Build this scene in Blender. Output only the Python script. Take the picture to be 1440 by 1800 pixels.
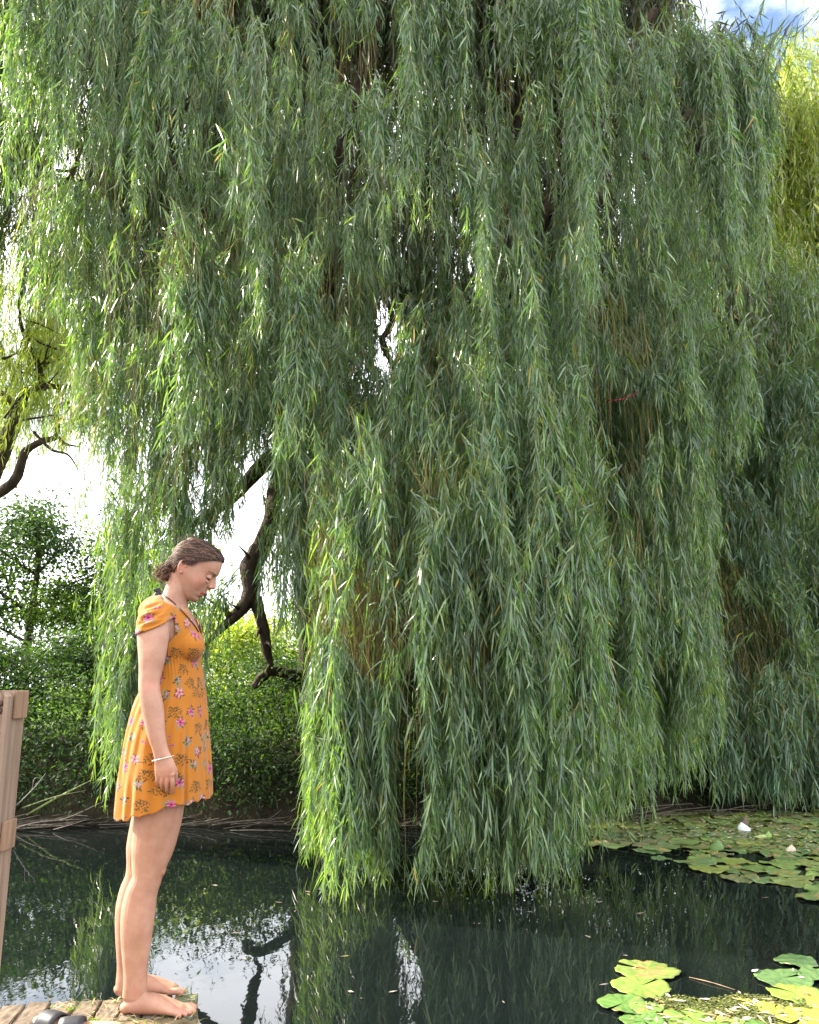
import bpy, bmesh, math, random
import numpy as np
from mathutils import Vector, Matrix
from mathutils.bvhtree import BVHTree

for o in list(bpy.data.objects):
    bpy.data.objects.remove(o)
sc = bpy.context.scene
rng = np.random.default_rng(11)
random.seed(5)
R = math.radians

# ---------------------------------------------------------------- camera
CAM_Z = 1.44
PITCH = R(12.0)
cam_d = bpy.data.cameras.new('camera')
cam_d.sensor_fit = 'HORIZONTAL'; cam_d.sensor_width = 26.0; cam_d.lens = 26.0
cam_d.clip_start = 0.05; cam_d.clip_end = 400
cam = bpy.data.objects.new('camera', cam_d); sc.collection.objects.link(cam)
cam.location = (0, 0, CAM_Z); cam.rotation_euler = (R(90) + PITCH, 0, 0)
sc.camera = cam

# ---------------------------------------------------------------- sky and sun
SUN_EL, SUN_AZ = 34.0, 69.0          # azimuth counted to the left of the view direction
w = bpy.data.worlds.new('World'); sc.world = w; w.use_nodes = True
nt = w.node_tree; N = nt.nodes; L = nt.links
for n in list(N): N.remove(n)
out = N.new('ShaderNodeOutputWorld'); bg = N.new('ShaderNodeBackground')
sky = N.new('ShaderNodeTexSky'); sky.sky_type = 'NISHITA'; sky.sun_disc = False
sky.sun_elevation = R(SUN_EL); sky.sun_rotation = R(-SUN_AZ)
sky.air_density = 1.0; sky.dust_density = 1.2; sky.ozone_density = 1.5
tc = N.new('ShaderNodeTexCoord'); mp = N.new('ShaderNodeMapping'); mp.inputs['Scale'].default_value = (1.3, 1.3, 2.6)
nz = N.new('ShaderNodeTexNoise'); nz.inputs['Scale'].default_value = 1.9; nz.inputs['Detail'].default_value = 7; nz.inputs['Roughness'].default_value = .58
cr = N.new('ShaderNodeValToRGB'); cr.color_ramp.elements[0].position = .33; cr.color_ramp.elements[1].position = .52
mx = N.new('ShaderNodeMixRGB'); mx.inputs['Color2'].default_value = (10, 10.2, 10.7, 1)
L.new(tc.outputs['Generated'], mp.inputs['Vector']); L.new(mp.outputs[0], nz.inputs['Vector']); L.new(nz.outputs['Fac'], cr.inputs[0])
L.new(cr.outputs[0], mx.inputs['Fac']); L.new(sky.outputs[0], mx.inputs['Color1']); L.new(mx.outputs[0], bg.inputs['Color'])
bg.inputs['Strength'].default_value = 0.10
L.new(bg.outputs[0], out.inputs[0])
sd = bpy.data.lights.new('sun', 'SUN'); sd.energy = 5.0; sd.angle = R(.55); sd.color = (1, .9, .74)
sun = bpy.data.objects.new('sun', sd); sc.collection.objects.link(sun)
sdir = Vector((-math.sin(R(SUN_AZ)) * math.cos(R(SUN_EL)), math.cos(R(SUN_AZ)) * math.cos(R(SUN_EL)), math.sin(R(SUN_EL))))
sun.rotation_euler = sdir.to_track_quat('Z', 'Y').to_euler()
sun.location = (-20, 10, 20)
sc.view_settings.view_transform = 'Standard'; sc.view_settings.look = 'None'
sc.view_settings.gamma = 1; sc.view_settings.use_curve_mapping = False
sc.view_settings.exposure = 2.0
sc.render.engine = 'CYCLES'
sc.cycles.max_bounces = 7; sc.cycles.diffuse_bounces = 4; sc.cycles.glossy_bounces = 3; sc.cycles.transmission_bounces = 4
sc.cycles.transparent_max_bounces = 6; sc.cycles.caustics_reflective = False; sc.cycles.caustics_refractive = False
sc.cycles.use_denoising = True

# ---------------------------------------------------------------- helpers
cp, sp = math.cos(PITCH), math.sin(PITCH)
def at(px, py, Y):
    """world point seen at photo pixel (px, py) at distance Y"""
    cx, cy = (px - 720) / 1440, (900 - py) / 1440
    t = Y / (cp - cy * sp)
    return np.array((cx * t, Y, CAM_Z + (sp + cy * cp) * t))
def atz(px, py, z=0.0):
    cx, cy = (px - 720) / 1440, (900 - py) / 1440
    t = (z - CAM_Z) / (sp + cy * cp)
    return np.array((cx * t, (cp - cy * sp) * t, z))
def pix(P):
    P = np.atleast_2d(P); d = P - np.array((0, 0, CAM_Z))
    t = d[:, 1] * cp + d[:, 2] * sp; u = -d[:, 1] * sp + d[:, 2] * cp
    return 720 + 1440 * d[:, 0] / t, 900 - 1440 * u / t

def link(o, parent=None):
    sc.collection.objects.link(o)
    if parent is not None:
        o.parent = parent
        o.matrix_parent_inverse = Matrix.Translation(-Vector(parent.location))
    return o
def tag(o, label=None, cat=None, group=None, kind=None):
    if label: o['label'] = label
    if cat: o['category'] = cat
    if group: o['group'] = group
    if kind: o['kind'] = kind
    return o
def thing(name, loc, label, cat, group=None):
    o = bpy.data.objects.new(name, None); sc.collection.objects.link(o)
    o.location = tuple(float(v) for v in loc); o.empty_display_size = .2
    return tag(o, label, cat, group)

class Geo:
    """collects geometry (numpy) for ONE mesh; faces of 3 or 4 corners"""
    def __init__(s): s.v = []; s.c = []; s.f = []; s.n = 0
    def add(s, v, faces, col=(1, 1, 1), mat=0, smooth=True):
        v = np.asarray(v, float).reshape(-1, 3)
        c = np.asarray(col, float)
        if c.ndim == 1: c = np.tile(c, (len(v), 1))
        s.v.append(v); s.c.append(c)
        for F in faces:
            F = np.asarray(F, dtype=np.int64)
            if len(F): s.f.append((F + s.n, mat, smooth))
        s.n += len(v)
        return s
def build(name, g, mats, parent=None):
    v = np.concatenate(g.v); c = np.concatenate(g.c)
    me = bpy.data.meshes.new(name)
    me.vertices.add(len(v)); me.vertices.foreach_set('co', v.astype(np.float32).ravel())
    corners = np.concatenate([F.ravel() for F, m, s in g.f])
    tot = np.concatenate([np.full(len(F), F.shape[1]) for F, m, s in g.f])
    st = np.concatenate(([0], np.cumsum(tot)[:-1]))
    me.loops.add(len(corners)); me.loops.foreach_set('vertex_index', corners.astype(np.int32))
    me.polygons.add(len(tot)); me.polygons.foreach_set('loop_start', st.astype(np.int32))
    me.polygons.foreach_set('material_index', np.concatenate([np.full(len(F), m) for F, m, s in g.f]).astype(np.int32))
    me.polygons.foreach_set('use_smooth', np.concatenate([np.full(len(F), s) for F, m, s in g.f]).astype(bool))
    me.update(calc_edges=True)
    a = me.color_attributes.new('Col', 'FLOAT_COLOR', 'POINT')
    a.data.foreach_set('color', np.hstack([c, np.ones((len(c), 1))]).astype(np.float32).ravel())
    for m in (mats if isinstance(mats, (list, tuple)) else [mats]): me.materials.append(m)
    o = bpy.data.objects.new(name, me)
    return link(o, parent)

def smooth_path(pts, n):
    """Catmull-Rom through pts (k, d)"""
    P = np.asarray(pts, float); k = len(P)
    if k == 2:
        t = np.linspace(0, 1, n)[:, None]; return P[0] * (1 - t) + P[1] * t
    E = np.vstack([2 * P[0] - P[1], P, 2 * P[-1] - P[-2]])
    u = np.linspace(0, k - 1, n); i = np.minimum(u.astype(int), k - 2); f = (u - i)[:, None]
    a, b, c, d = E[i], E[i + 1], E[i + 2], E[i + 3]
    return .5 * (2 * b + (c - a) * f + (2 * a - 5 * b + 4 * c - d) * f ** 2 + (3 * b - a - 3 * c + d) * f ** 3)

def sweep(g, pts, a, b=None, n=16, seg=None, ref=(0, 1, 0), cap=True, col=(1, 1, 1), mat=0, bump=0., lobes=5, smooth=True, seed=0):
    """tube with elliptical section: a in the plane facing -Y, b along ref"""
    P = np.asarray(pts, float); a = np.broadcast_to(np.asarray(a, float), (len(P),)); b = a if b is None else np.broadcast_to(np.asarray(b, float), (len(P),))
    if seg:
        Q = smooth_path(np.column_stack([P, a, b]), seg); P, a, b = Q[:, :3], Q[:, 3], Q[:, 4]
    T = np.gradient(P, axis=0); T /= np.linalg.norm(T, axis=1)[:, None] + 1e-12
    ref = np.asarray(ref, float)
    U = np.cross(ref, T); U /= np.linalg.norm(U, axis=1)[:, None] + 1e-9
    V = np.cross(T, U)
    if cap:
        e0, e1 = P[0] - T[0] * min(a[0], b[0]), P[-1] + T[-1] * min(a[-1], b[-1])
        m = .7
        P = np.vstack([e0, P[0] - T[0] * min(a[0], b[0]) * m, P, P[-1] + T[-1] * min(a[-1], b[-1]) * m, e1])
        a = np.concatenate([[a[0] * .05, a[0] * .72], a, [a[-1] * .72, a[-1] * .05]]); b = np.concatenate([[b[0] * .05, b[0] * .72], b, [b[-1] * .72, b[-1] * .05]])
        U = np.vstack([U[0], U[0], U, U[-1], U[-1]]); V = np.vstack([V[0], V[0], V, V[-1], V[-1]])
    th = np.linspace(0, 2 * np.pi, n, endpoint=False)
    k = len(P)
    r = np.ones((k, n))
    if bump:
        rg = np.random.default_rng(seed + 1)
        for q in range(6):
            m = rg.integers(1, lobes + 3); r += bump * .5 * np.sin(m * th[None] + rg.uniform(0, 6) + np.linspace(0, rg.uniform(2, 18), k)[:, None])
        r += bump * rg.normal(0, .35, (k, n))
    v = P[:, None] + U[:, None] * (np.cos(th)[None] * a[:, None] * r)[..., None] + V[:, None] * (np.sin(th)[None] * b[:, None] * r)[..., None]
    i = np.arange(k - 1)[:, None] * n; j = np.arange(n)[None]; j2 = (j + 1) % n
    F = np.stack([i + j, i + j2, i + n + j2, i + n + j], -1).reshape(-1, 4)
    faces = [F]
    if cap:
        c0 = np.array([[0, q + 1, q] for q in range(1, n - 1)]); faces += [c0[:, ::1], c0[:, ::-1] + (k - 1) * n]
    g.add(v.reshape(-1, 3), faces, col, mat, smooth)
    return g
def blob(g, c, r, n=20, rot=None, col=(1, 1, 1), mat=0):
    th = np.linspace(0, 2 * np.pi, n, endpoint=False); ph = np.linspace(0, np.pi, n // 2 + 1)
    v = np.stack([np.sin(ph)[:, None] * np.cos(th), np.sin(ph)[:, None] * np.sin(th), np.repeat(np.cos(ph)[:, None], n, 1)], -1).reshape(-1, 3) * np.asarray(r)
    if rot is not None: v = v @ np.asarray(rot).T
    k = n // 2 + 1
    i = np.arange(k - 1)[:, None] * n; j = np.arange(n)[None]; j2 = (j + 1) % n
    g.add(v + np.asarray(c), [np.stack([i + j, i + n + j, i + n + j2, i + j2], -1).reshape(-1, 4)], col, mat)
    return g
def box(g, c, s, rot=None, bev=0., col=(1, 1, 1), mat=0):
    """box with chamfered edges"""
    bm = bmesh.new(); bmesh.ops.create_cube(bm, size=1)
    for v in bm.verts: v.co = Vector((v.co.x * s[0], v.co.y * s[1], v.co.z * s[2]))
    if bev: bmesh.ops.bevel(bm, geom=list(bm.edges), offset=bev, segments=2, profile=.6, affect='EDGES')
    V = np.array([v.co[:] for v in bm.verts]);
    if rot is not None: V = V @ np.asarray(rot).T
    tr = [[v.index for v in f.verts] for f in bm.faces]; bm.free()
    g.add(V + np.asarray(c), [np.array([f for f in tr if len(f) == 3]), np.array([f for f in tr if len(f) == 4])], col, mat, False)
    return g
def rotz(a): return np.array([[math.cos(a), -math.sin(a), 0], [math.sin(a), math.cos(a), 0], [0, 0, 1]])

# ---------------------------------------------------------------- materials
def mat(name, base=(.5, .5, .5), rough=.6, spec=.3, attr=True, noise=None, bump=None, **kw):
    m = bpy.data.materials.new(name); m.use_nodes = True; T = m.node_tree; b = T.nodes['Principled BSDF']
    b.inputs['Roughness'].default_value = rough; b.inputs['Specular IOR Level'].default_value = spec
    src = None
    if attr:
        at_ = T.nodes.new('ShaderNodeAttribute'); at_.attribute_name = 'Col'
        mu = T.nodes.new('ShaderNodeMixRGB'); mu.blend_type = 'MULTIPLY'; mu.inputs[0].default_value = 1; mu.inputs[2].default_value = (*base, 1)
        T.links.new(at_.outputs['Color'], mu.inputs[1]); src = mu.outputs[0]
    tcn = T.nodes.new('ShaderNodeTexCoord')
    if noise:      # (scale vec, low, high, detail)
        mpn = T.nodes.new('ShaderNodeMapping'); mpn.inputs['Scale'].default_value = noise[0]
        nn = T.nodes.new('ShaderNodeTexNoise'); nn.inputs['Scale'].default_value = 1; nn.inputs['Detail'].default_value = noise[3]; nn.inputs['Roughness'].default_value = .62
        rr = T.nodes.new('ShaderNodeValToRGB'); rr.color_ramp.elements[0].position = .3; rr.color_ramp.elements[1].position = .7
        rr.color_ramp.elements[0].color = (*noise[1], 1); rr.color_ramp.elements[1].color = (*noise[2], 1)
        T.links.new(tcn.outputs['Object'], mpn.inputs[0]); T.links.new(mpn.outputs[0], nn.inputs['Vector']); T.links.new(nn.outputs['Fac'], rr.inputs[0])
        m2 = T.nodes.new('ShaderNodeMixRGB'); m2.blend_type = 'MULTIPLY'; m2.inputs[0].default_value = 1
        if src: T.links.new(src, m2.inputs[1])
        else: m2.inputs[1].default_value = (*base, 1)
        T.links.new(rr.outputs[0], m2.inputs[2]); src = m2.outputs[0]
    if bump:       # (scale vec, strength, distance)
        mpb = T.nodes.new('ShaderNodeMapping'); mpb.inputs['Scale'].default_value = bump[0]
        nb = T.nodes.new('ShaderNodeTexNoise'); nb.inputs['Scale'].default_value = 1; nb.inputs['Detail'].default_value = 5
        bb = T.nodes.new('ShaderNodeBump'); bb.inputs['Strength'].default_value = bump[1]; bb.inputs['Distance'].default_value = bump[2]
        T.links.new(tcn.outputs['Object'], mpb.inputs[0]); T.links.new(mpb.outputs[0], nb.inputs['Vector']); T.links.new(nb.outputs['Fac'], bb.inputs['Height'])
        T.links.new(bb.outputs[0], b.inputs['Normal'])
    if src: T.links.new(src, b.inputs['Base Color'])
    else: b.inputs['Base Color'].default_value = (*base, 1)
    for k_, v_ in kw.items(): b.inputs[k_.replace('_', ' ')].default_value = v_
    return m
def leaf_mat(name, tint=(1, 1, 1), under=(1.6, 1.45, 1.9), rough=.36, trans=.40, tcol=(1.9, 2.1, .5), spec=.7):
    """thin leaf: glossy top, paler underside, and light that passes through"""
    m = bpy.data.materials.new(name); m.use_nodes = True; T = m.node_tree; nd = T.nodes; b = nd['Principled BSDF']; o = nd['Material Output']
    a = nd.new('ShaderNodeAttribute'); a.attribute_name = 'Col'
    t = nd.new('ShaderNodeMixRGB'); t.blend_type = 'MULTIPLY'; t.inputs[0].default_value = 1; t.inputs[2].default_value = (*tint, 1)
    T.links.new(a.outputs['Color'], t.inputs[1])
    u = nd.new('ShaderNodeMixRGB'); u.blend_type = 'MULTIPLY'; u.inputs[2].default_value = (*under, 1)
    g_ = nd.new('ShaderNodeNewGeometry'); T.links.new(g_.outputs['Backfacing'], u.inputs[0]); T.links.new(t.outputs[0], u.inputs[1])
    T.links.new(u.outputs[0], b.inputs['Base Color']); b.inputs['Roughness'].default_value = rough; b.inputs['Specular IOR Level'].default_value = spec
    tr = nd.new('ShaderNodeBsdfTranslucent'); tm = nd.new('ShaderNodeMixRGB'); tm.blend_type = 'MULTIPLY'; tm.inputs[0].default_value = 1; tm.inputs[2].default_value = (*tcol, 1)
    T.links.new(t.outputs[0], tm.inputs[1]); T.links.new(tm.outputs[0], tr.inputs['Color'])
    mx_ = nd.new('ShaderNodeMixShader'); mx_.inputs[0].default_value = trans
    T.links.new(b.outputs[0], mx_.inputs[1]); T.links.new(tr.outputs[0], mx_.inputs[2]); T.links.new(mx_.outputs[0], o.inputs['Surface'])
    return m
M_leaf = leaf_mat('willow_leaf')
M_leaf2 = leaf_mat('broad_leaf', under=(1.2, 1.2, 1.25), rough=.62, spec=.22)
M_stem = mat('willow_twig', (1, 1, 1), .6, .3)
M_bark = mat('bark', (1, 1, 1), .9, .15, noise=((9, 9, 3), (.45, .42, .4), (1.5, 1.45, 1.4), 8), bump=((24, 24, 5), .9, .03))

# ---------------------------------------------------------------- foliage
def norm(v): return v / (np.linalg.norm(v, axis=-1, keepdims=True) + 1e-9)
def leaves(g, P, D, Lg, W, curl, col, roll=None, mat=0, bend=.0):
    """narrow curved leaves: 6 vertices each"""
    n = len(P); D = norm(D)
    S = norm(np.cross(D, rng.normal(0, 1, (n, 3)))) if roll is None else norm(np.cross(D, roll))
    G = np.array((0, 0, -1.0)); Bc = rng.normal(0, bend, (n, 3)); Nn = np.cross(S, D)
    def pt(t): return P + D * (Lg * t)[:, None] + G * (curl * Lg * t * t)[:, None] + Bc * (Lg * t * t)[:, None]
    tw = rng.uniform(-.9, .9, n)[:, None]
    S2 = norm(S + Nn * tw)
    a, b, c, d = pt(np.zeros(n)), pt(np.full(n, .3)), pt(np.full(n, .66)), pt(np.ones(n))
    h = (W * .5)[:, None]
    V = np.stack([a, b - S * h, b + S * h, c - S2 * h * .82, c + S2 * h * .82, d], 1).reshape(-1, 3)
    i = np.arange(n)[:, None] * 6
    tri = np.concatenate([i + np.array([[0, 1, 2]]), i + np.array([[3, 5, 4]])]); quad = i + np.array([[1, 3, 4, 2]])
    g.add(V, [tri, quad], np.repeat(col, 6, 0), mat, True)

PAL_W = np.array([(.084, .146, .062), (.100, .170, .066), (.068, .118, .062), (.140, .206, .072)])
def leafcol(n, pal, var=.22, yel=.005):
    c = pal[rng.integers(0, len(pal), n)] * (1 + rng.normal(0, var, (n, 1)))
    c = np.clip(c, .01, 1)
    k = rng.random(n) < yel
    c[k] = np.array((.42, .30, .05)) * rng.uniform(.6, 1.1, (k.sum(), 1))
    return c

SHAFTS = []      # gaps in the canopy through which the low sun reaches the leaves below
for px_, py_, Y_, r_ in [(600, 1150, 6.4, .40), (585, 1010, 6.6, .32), (775, 1180, 6.0, .36), (830, 1060, 6.2, .24), (905, 1120, 6.1, .26), (700, 560, 6.7, .25), (930, 700, 6.7, .22), (1140, 1300, 7.4, .3), (350, 620, 6.7, .3), (240, 560, 7, .3), (1120, 200, 7, .25), (960, 180, 6.6, .25), (1300, 250, 7.3, .3), (640, 1230, 6.3, .2), (760, 1110, 6.1, .34), (800, 1180, 6.1, .22), (910, 1190, 6.0, .24), (690, 1260, 6.2, .2), (1335, 1060, 10.4, .5), (1410, 1180, 10.3, .5), (1200, 800, 7.2, .4), (1215, 620, 7.2, .3), (722, 330, 6.1, .22), (722, 120, 6.1, .3), (850, 470, 6.2, .2), (1040, 420, 6.2, .25), (440, 500, 6.2, .22), (870, 900, 6.2, .22), (320, 500, 6.7, .3), (1180, 1000, 7.4, .35), (650, 1540, 6.2, .25), (520, 760, 6.5, .2), (480, 1100, 8.5, .4), (1100, 1600, 7, .2)]:
    SHAFTS.append((at(px_, py_, Y_), r_))
SD = np.array(sdir)
def in_shaft(P, pr=.97):
    k = np.zeros(len(P), bool)
    for c, r in SHAFTS:
        d = P - c; t = d @ SD
        q = np.linalg.norm(d - t[:, None] * SD, axis=1)
        k |= (t > r * .6 + .08) & (q < r)
    return k & (rng.random(len(P)) < pr)
def hang(g, S, pal=PAL_W, spacing=.024, ll=.100, lw=.0125, shoots=.9, holes=None, stem_r=.0028, twig=True, keep=None, fluff=1.):
    """S rows: x, y, ztop, ztip, ax, ay (arch offset).  Hanging willow strands with leaves and side shoots"""
    S = np.asarray(S, float); n = len(S)
    ph = rng.uniform(0, 6.28, (n, 4)); am = rng.uniform(.008, .035, (n, 2)); dr = rng.normal(0, .03, (n, 2))
    tint = rng.normal(1, .13, n)
    def pos(i, s):
        A = S[i]; Ln = A[:, 2] - A[:, 3]
        e = 1 - np.exp(-s / .35)
        arch = np.hypot(A[:, 4], A[:, 5]) * .35 * (e - s / .9 * np.exp(-s / .5) * 0)
        wv = np.minimum(1, s / 1.0)
        x = A[:, 0] + A[:, 4] * e + wv * (am[i, 0] * np.sin(2.1 * s + ph[i, 0]) + .4 * am[i, 0] * np.sin(6.3 * s + ph[i, 1])) + dr[i, 0] * s * .5
        y = A[:, 1] + A[:, 5] * e + wv * (am[i, 1] * np.sin(1.8 * s + ph[i, 2]) + .4 * am[i, 1] * np.sin(5.7 * s + ph[i, 3])) + dr[i, 1] * s * .5
        z = A[:, 2] - s + arch * np.exp(-s / 1.2)
        return np.column_stack([x, y, z])
    Ln = np.maximum(S[:, 2] - S[:, 3], .1)
    cnt = np.maximum((Ln / spacing).astype(int), 3)
    idx = np.repeat(np.arange(n), cnt)
    k = np.concatenate([np.arange(c) for c in cnt])
    s = (k + rng.uniform(-.4, .4, len(k))) * spacing; s = np.clip(s, 0, None)
    P = pos(idx, s); T = norm(pos(idx, s + .03) - P)
    u = s / Ln[idx]
    az = k * 2.4 + ph[idx, 0] + rng.normal(0, .5, len(k))
    O = np.column_stack([np.cos(az), np.sin(az), np.zeros(len(k))])
    ang = rng.uniform(.03, .72, len(k)) * fluff
    D = T + O * np.tan(np.minimum(ang, 1.25))[:, None]
    size = rng.uniform(.65, 1.2, len(k)) * np.clip(1.25 - .55 * u ** 3, .5, 1.2)
    col = leafcol(len(k), pal) * tint[idx][:, None]
    tip = np.clip((u - .75) * 4, 0, 1)[:, None]; col = col * (1 + tip * np.array((.5, .4, .1)))
    Lf = ll * size; Wf = lw * size * rng.uniform(.8, 1.2, len(k)); cu = rng.uniform(-.1, 1.1, len(k)); D = D + rng.normal(0, .20, D.shape)
    m = ~in_shaft(P)
    if holes:
        X, Yp = pix(P)
        for hx, hy, hrx, hry, pr in holes:
            d = ((X - hx) / hrx) ** 2 + ((Yp - hy) / hry) ** 2
            m &= ~((d < 1) & (rng.random(len(k)) < pr * np.clip(2.2 * (1 - d), 0, 1)))
    if keep is not None: m &= keep(P)
    leaves(g, P[m], D[m], Lf[m], Wf[m], cu[m], np.clip(col[m], .008, .6), bend=.24)
    if twig:
        K = 11; tt = np.linspace(0, 1, K)
        ii = np.repeat(np.arange(n), K); ss = (Ln[:, None] * tt).ravel()
        Q = pos(ii, ss).reshape(n, K, 3)
        r = stem_r * (1.25 - tt)[None, :, None]
        offs = np.array([(1, 0, 0), (-.5, .87, 0), (-.5, -.87, 0)])
        V = Q[:, :, None] + offs[None, None] * r[:, :, None]
        base = (np.arange(n)[:, None, None] * K + np.arange(K - 1)[None, :, None]) * 3; j = np.arange(3)[None, None]
        F = np.stack([base + j, base + (j + 1) % 3, base + 3 + (j + 1) % 3, base + 3 + j], -1).reshape(-1, 4)
        ok = np.ones((n, K - 1), bool)
        if holes:
            X, Yp = pix(Q.reshape(-1, 3)); X = X.reshape(n, K)[:, :-1]; Yp = Yp.reshape(n, K)[:, :-1]
            for hx, hy, hrx, hry, pr in holes: ok &= ~((((X - hx) / hrx) ** 2 + ((Yp - hy) / hry) ** 2 < .8) & (rng.random((n, 1)) < pr * .8))
        F = F[np.repeat(ok.ravel(), 3)]
        sc_ = np.repeat(np.array([(.30, .24, .08)]) * rng.uniform(.4, 1.2, (n, 1)), K * 3, 0)
        g.add(V.reshape(-1, 3), [F], sc_, 1)
    if shoots:
        ns = rng.poisson(Ln * shoots); ii = np.repeat(np.arange(n), ns)
        if len(ii):
            s0 = rng.uniform(.05, .9, len(ii)) * Ln[ii]; B = pos(ii, s0)
            le = rng.uniform(.2, .75, len(ii)); a = rng.uniform(0, 6.28, len(ii)); rr = rng.uniform(.04, .17, len(ii))
            S2 = np.column_stack([B, B[:, 2] - le, np.cos(a) * rr, np.sin(a) * rr])
            S2 = S2[S2[:, 3] > .02]
            hang(g, S2, pal, spacing * .9, ll * .9, lw * .95, 0, holes, stem_r * .7, False, keep, fluff)

def clump(px, tip, top, Y, hw, n, dY=.25, arch=.3, adir=None, short=.45):
    """a bundle of strands; pixel measures of the photo turned into metres at its distance"""
    a = at(px, tip, Y); b = at(px, top, Y); sc_ = Y / 1440 * 1.02; r = hw * sc_
    out_ = []
    th = rng.uniform(0, 6.28) if adir is None else adir
    for _ in range(n):
        x = a[0] + rng.normal(0, r * .5); y = Y + rng.normal(0, dY * .5)
        q = rng.random() ** 1.6
        zt = b[2] + rng.normal(0, .12) - q * .25
        zb = a[2] + abs(rng.normal(0, .08)) + (b[2] - a[2]) * short * q
        aa = arch * rng.uniform(.4, 1.4); t_ = th + rng.normal(0, .7)
        ax, ay = math.cos(t_) * aa, math.sin(t_) * aa
        zb = max(zb, .03 + .05 * rng.random())
        if zt - zb > .15: out_.append((x - ax * .8, y - ay * .8, zt, zb, ax, ay))
    return out_

# ================================================================ SETTING
# ---- water
m = bpy.data.materials.new('pond_water'); m.use_nodes = True; T = m.node_tree; b = T.nodes['Principled BSDF']
b.inputs['Base Color'].default_value = (.0045, .0068, .0066, 1); b.inputs['Roughness'].default_value = .015; b.inputs['IOR'].default_value = 1.36
b.inputs['Specular IOR Level'].default_value = .62
tcn = T.nodes.new('ShaderNodeTexCoord'); mpn = T.nodes.new('ShaderNodeMapping'); mpn.inputs['Scale'].default_value = (2.2, 1.0, 1)
nn = T.nodes.new('ShaderNodeTexNoise'); nn.inputs['Scale'].default_value = 3.0; nn.inputs['Detail'].default_value = 3
bb = T.nodes.new('ShaderNodeBump'); bb.inputs['Strength'].default_value = .022; bb.inputs['Distance'].default_value = .05
T.links.new(tcn.outputs['Object'], mpn.inputs[0]); T.links.new(mpn.outputs[0], nn.inputs['Vector']); T.links.new(nn.outputs['Fac'], bb.inputs['Height']); T.links.new(bb.outputs[0], b.inputs['Normal'])
g = Geo(); g.add([(-40, -3, 0), (40, -3, 0), (40, 12.5, 0), (-40, 12.5, 0)], [[[0, 1, 2, 3]]])
tag(build('water', g, m), kind='structure')

# ---- ground
def bankline(x):
    return 9.15 + .12 * np.sin(x * 1.7) + .07 * np.sin(x * 4.3 + 1) + np.clip((x - .8) * .35, 0, 1.0)
gx = np.concatenate([np.linspace(-150, -12, 24), np.linspace(-11.5, 11.5, 190), np.linspace(12, 150, 24)])
gy = np.concatenate([np.linspace(-80, -3, 14), np.linspace(-2.6, 8, 24), np.linspace(8.1, 14, 90), np.linspace(14.5, 220, 40)])
X, Yg = np.meshgrid(gx, gy, indexing='ij')
d = Yg - bankline(X)
Z = np.where(d < 0, np.clip(d * .9, -.7, 0) - .03, .03 + .75 * (1 - np.exp(-np.clip(d, 0, None) / .8)))
dn = -1.6 - Yg
Z = np.where(dn > -.8, np.maximum(Z, np.clip(.34 * (dn + .8) / .6, -.7, .34)), Z)
for i in range(9):
    a_ = rng.uniform(0, 6.28); f_ = rng.uniform(.8, 5)
    Z = Z + np.where(d > 0, 1, .0) * .035 * np.sin(f_ * (X * math.cos(a_) + Yg * math.sin(a_)) + a_)
nx, ny = len(gx), len(gy)
i = np.arange(nx - 1)[:, None] * ny; j = np.arange(ny - 1)[None]
F = np.stack([i + j, i + ny + j, i + ny + j + 1, i + j + 1], -1).reshape(-1, 4)
M_soil = mat('damp_soil', (1, 1, 1), .95, .1, noise=((5, 5, 5), (.6, .55, .5), (1.4, 1.4, 1.3), 8), bump=((30, 30, 30), .8, .03))
colg = np.where((Yg > 11.5)[..., None], np.array((.07, .11, .028)), np.array((.030, .025, .016)))
g = Geo(); g.add(np.stack([X, Yg, Z], -1).reshape(-1, 3), [F], colg.reshape(-1, 3)); tag(build('ground', g, M_soil), kind='structure')
def ground_z(x, y):
    d = y - bankline(x)
    return np.where(d < 0, -.02, .03 + .75 * (1 - np.exp(-np.clip(d, 0, None) / .8)))

# ================================================================ MAIN WILLOW
BARK = (.060, .045, .034)
W = thing('willow_tree', at(545, 1300, 11.2) * (1, 1, 0) + (0, 0, .7), 'huge weeping willow filling the picture, its leafy curtains hanging down to the pond', 'tree', 'weeping willows')
g = Geo()
tb = at(548, 1300, 11.2)
def limb(pts, r, seg=30, n=12, bump=.10, seed=1):
    P = [at(*p) for p in pts]
    sweep(g, P, r, None, n, seg, (0.1, 1, .2), True, BARK, 0, bump, seed=seed)
P = [tb * (1, 1, 0) + (0, 0, .4), at(548, 1250, 11.2), at(546, 1120, 11.1), at(540, 960, 11.1), at(520, 820, 11.2), at(500, 600, 11.4), at(520, 300, 11.6), at(560, 0, 11.8), at(600, -200, 12)]
sweep(g, P, [.27, .19, .155, .14, .15, .16, .15, .12, .08], None, 16, 70, (0, 1, 0), True, BARK, 0, .12, seed=3)
P = [tb * (1, 1, 0) + (1.1, .6, .3), at(700, 1250, 11.8), at(790, 1050, 11.6), at(832, 930, 11.3), at(838, 780, 11.1), at(860, 560, 11), at(900, 300, 11), at(930, 0, 11.2)]
sweep(g, P, [.25, .19, .15, .125, .12, .12, .10, .07], None, 14, 60, (0, 1, 0), True, BARK, 0, .12, seed=4)
limb([(512, 800, 11.1), (490, 850, 10.7), (478, 915, 10.4), (455, 968, 10.2), (439, 1000, 10.1), (441, 1040, 10.05), (425, 1070, 10), (400, 1095, 9.95), (372, 1122, 9.9)], [.13, .12, .115, .12, .12, .10, .075, .06, .03], 44)
limb([(480, 800, 10.9), (450, 830, 10.8), (415, 868, 10.7), (372, 900, 10.6), (335, 925, 10.5), (300, 960, 10.5)], [.11, .10, .085, .07, .05, .03], 30, seed=16)
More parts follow.
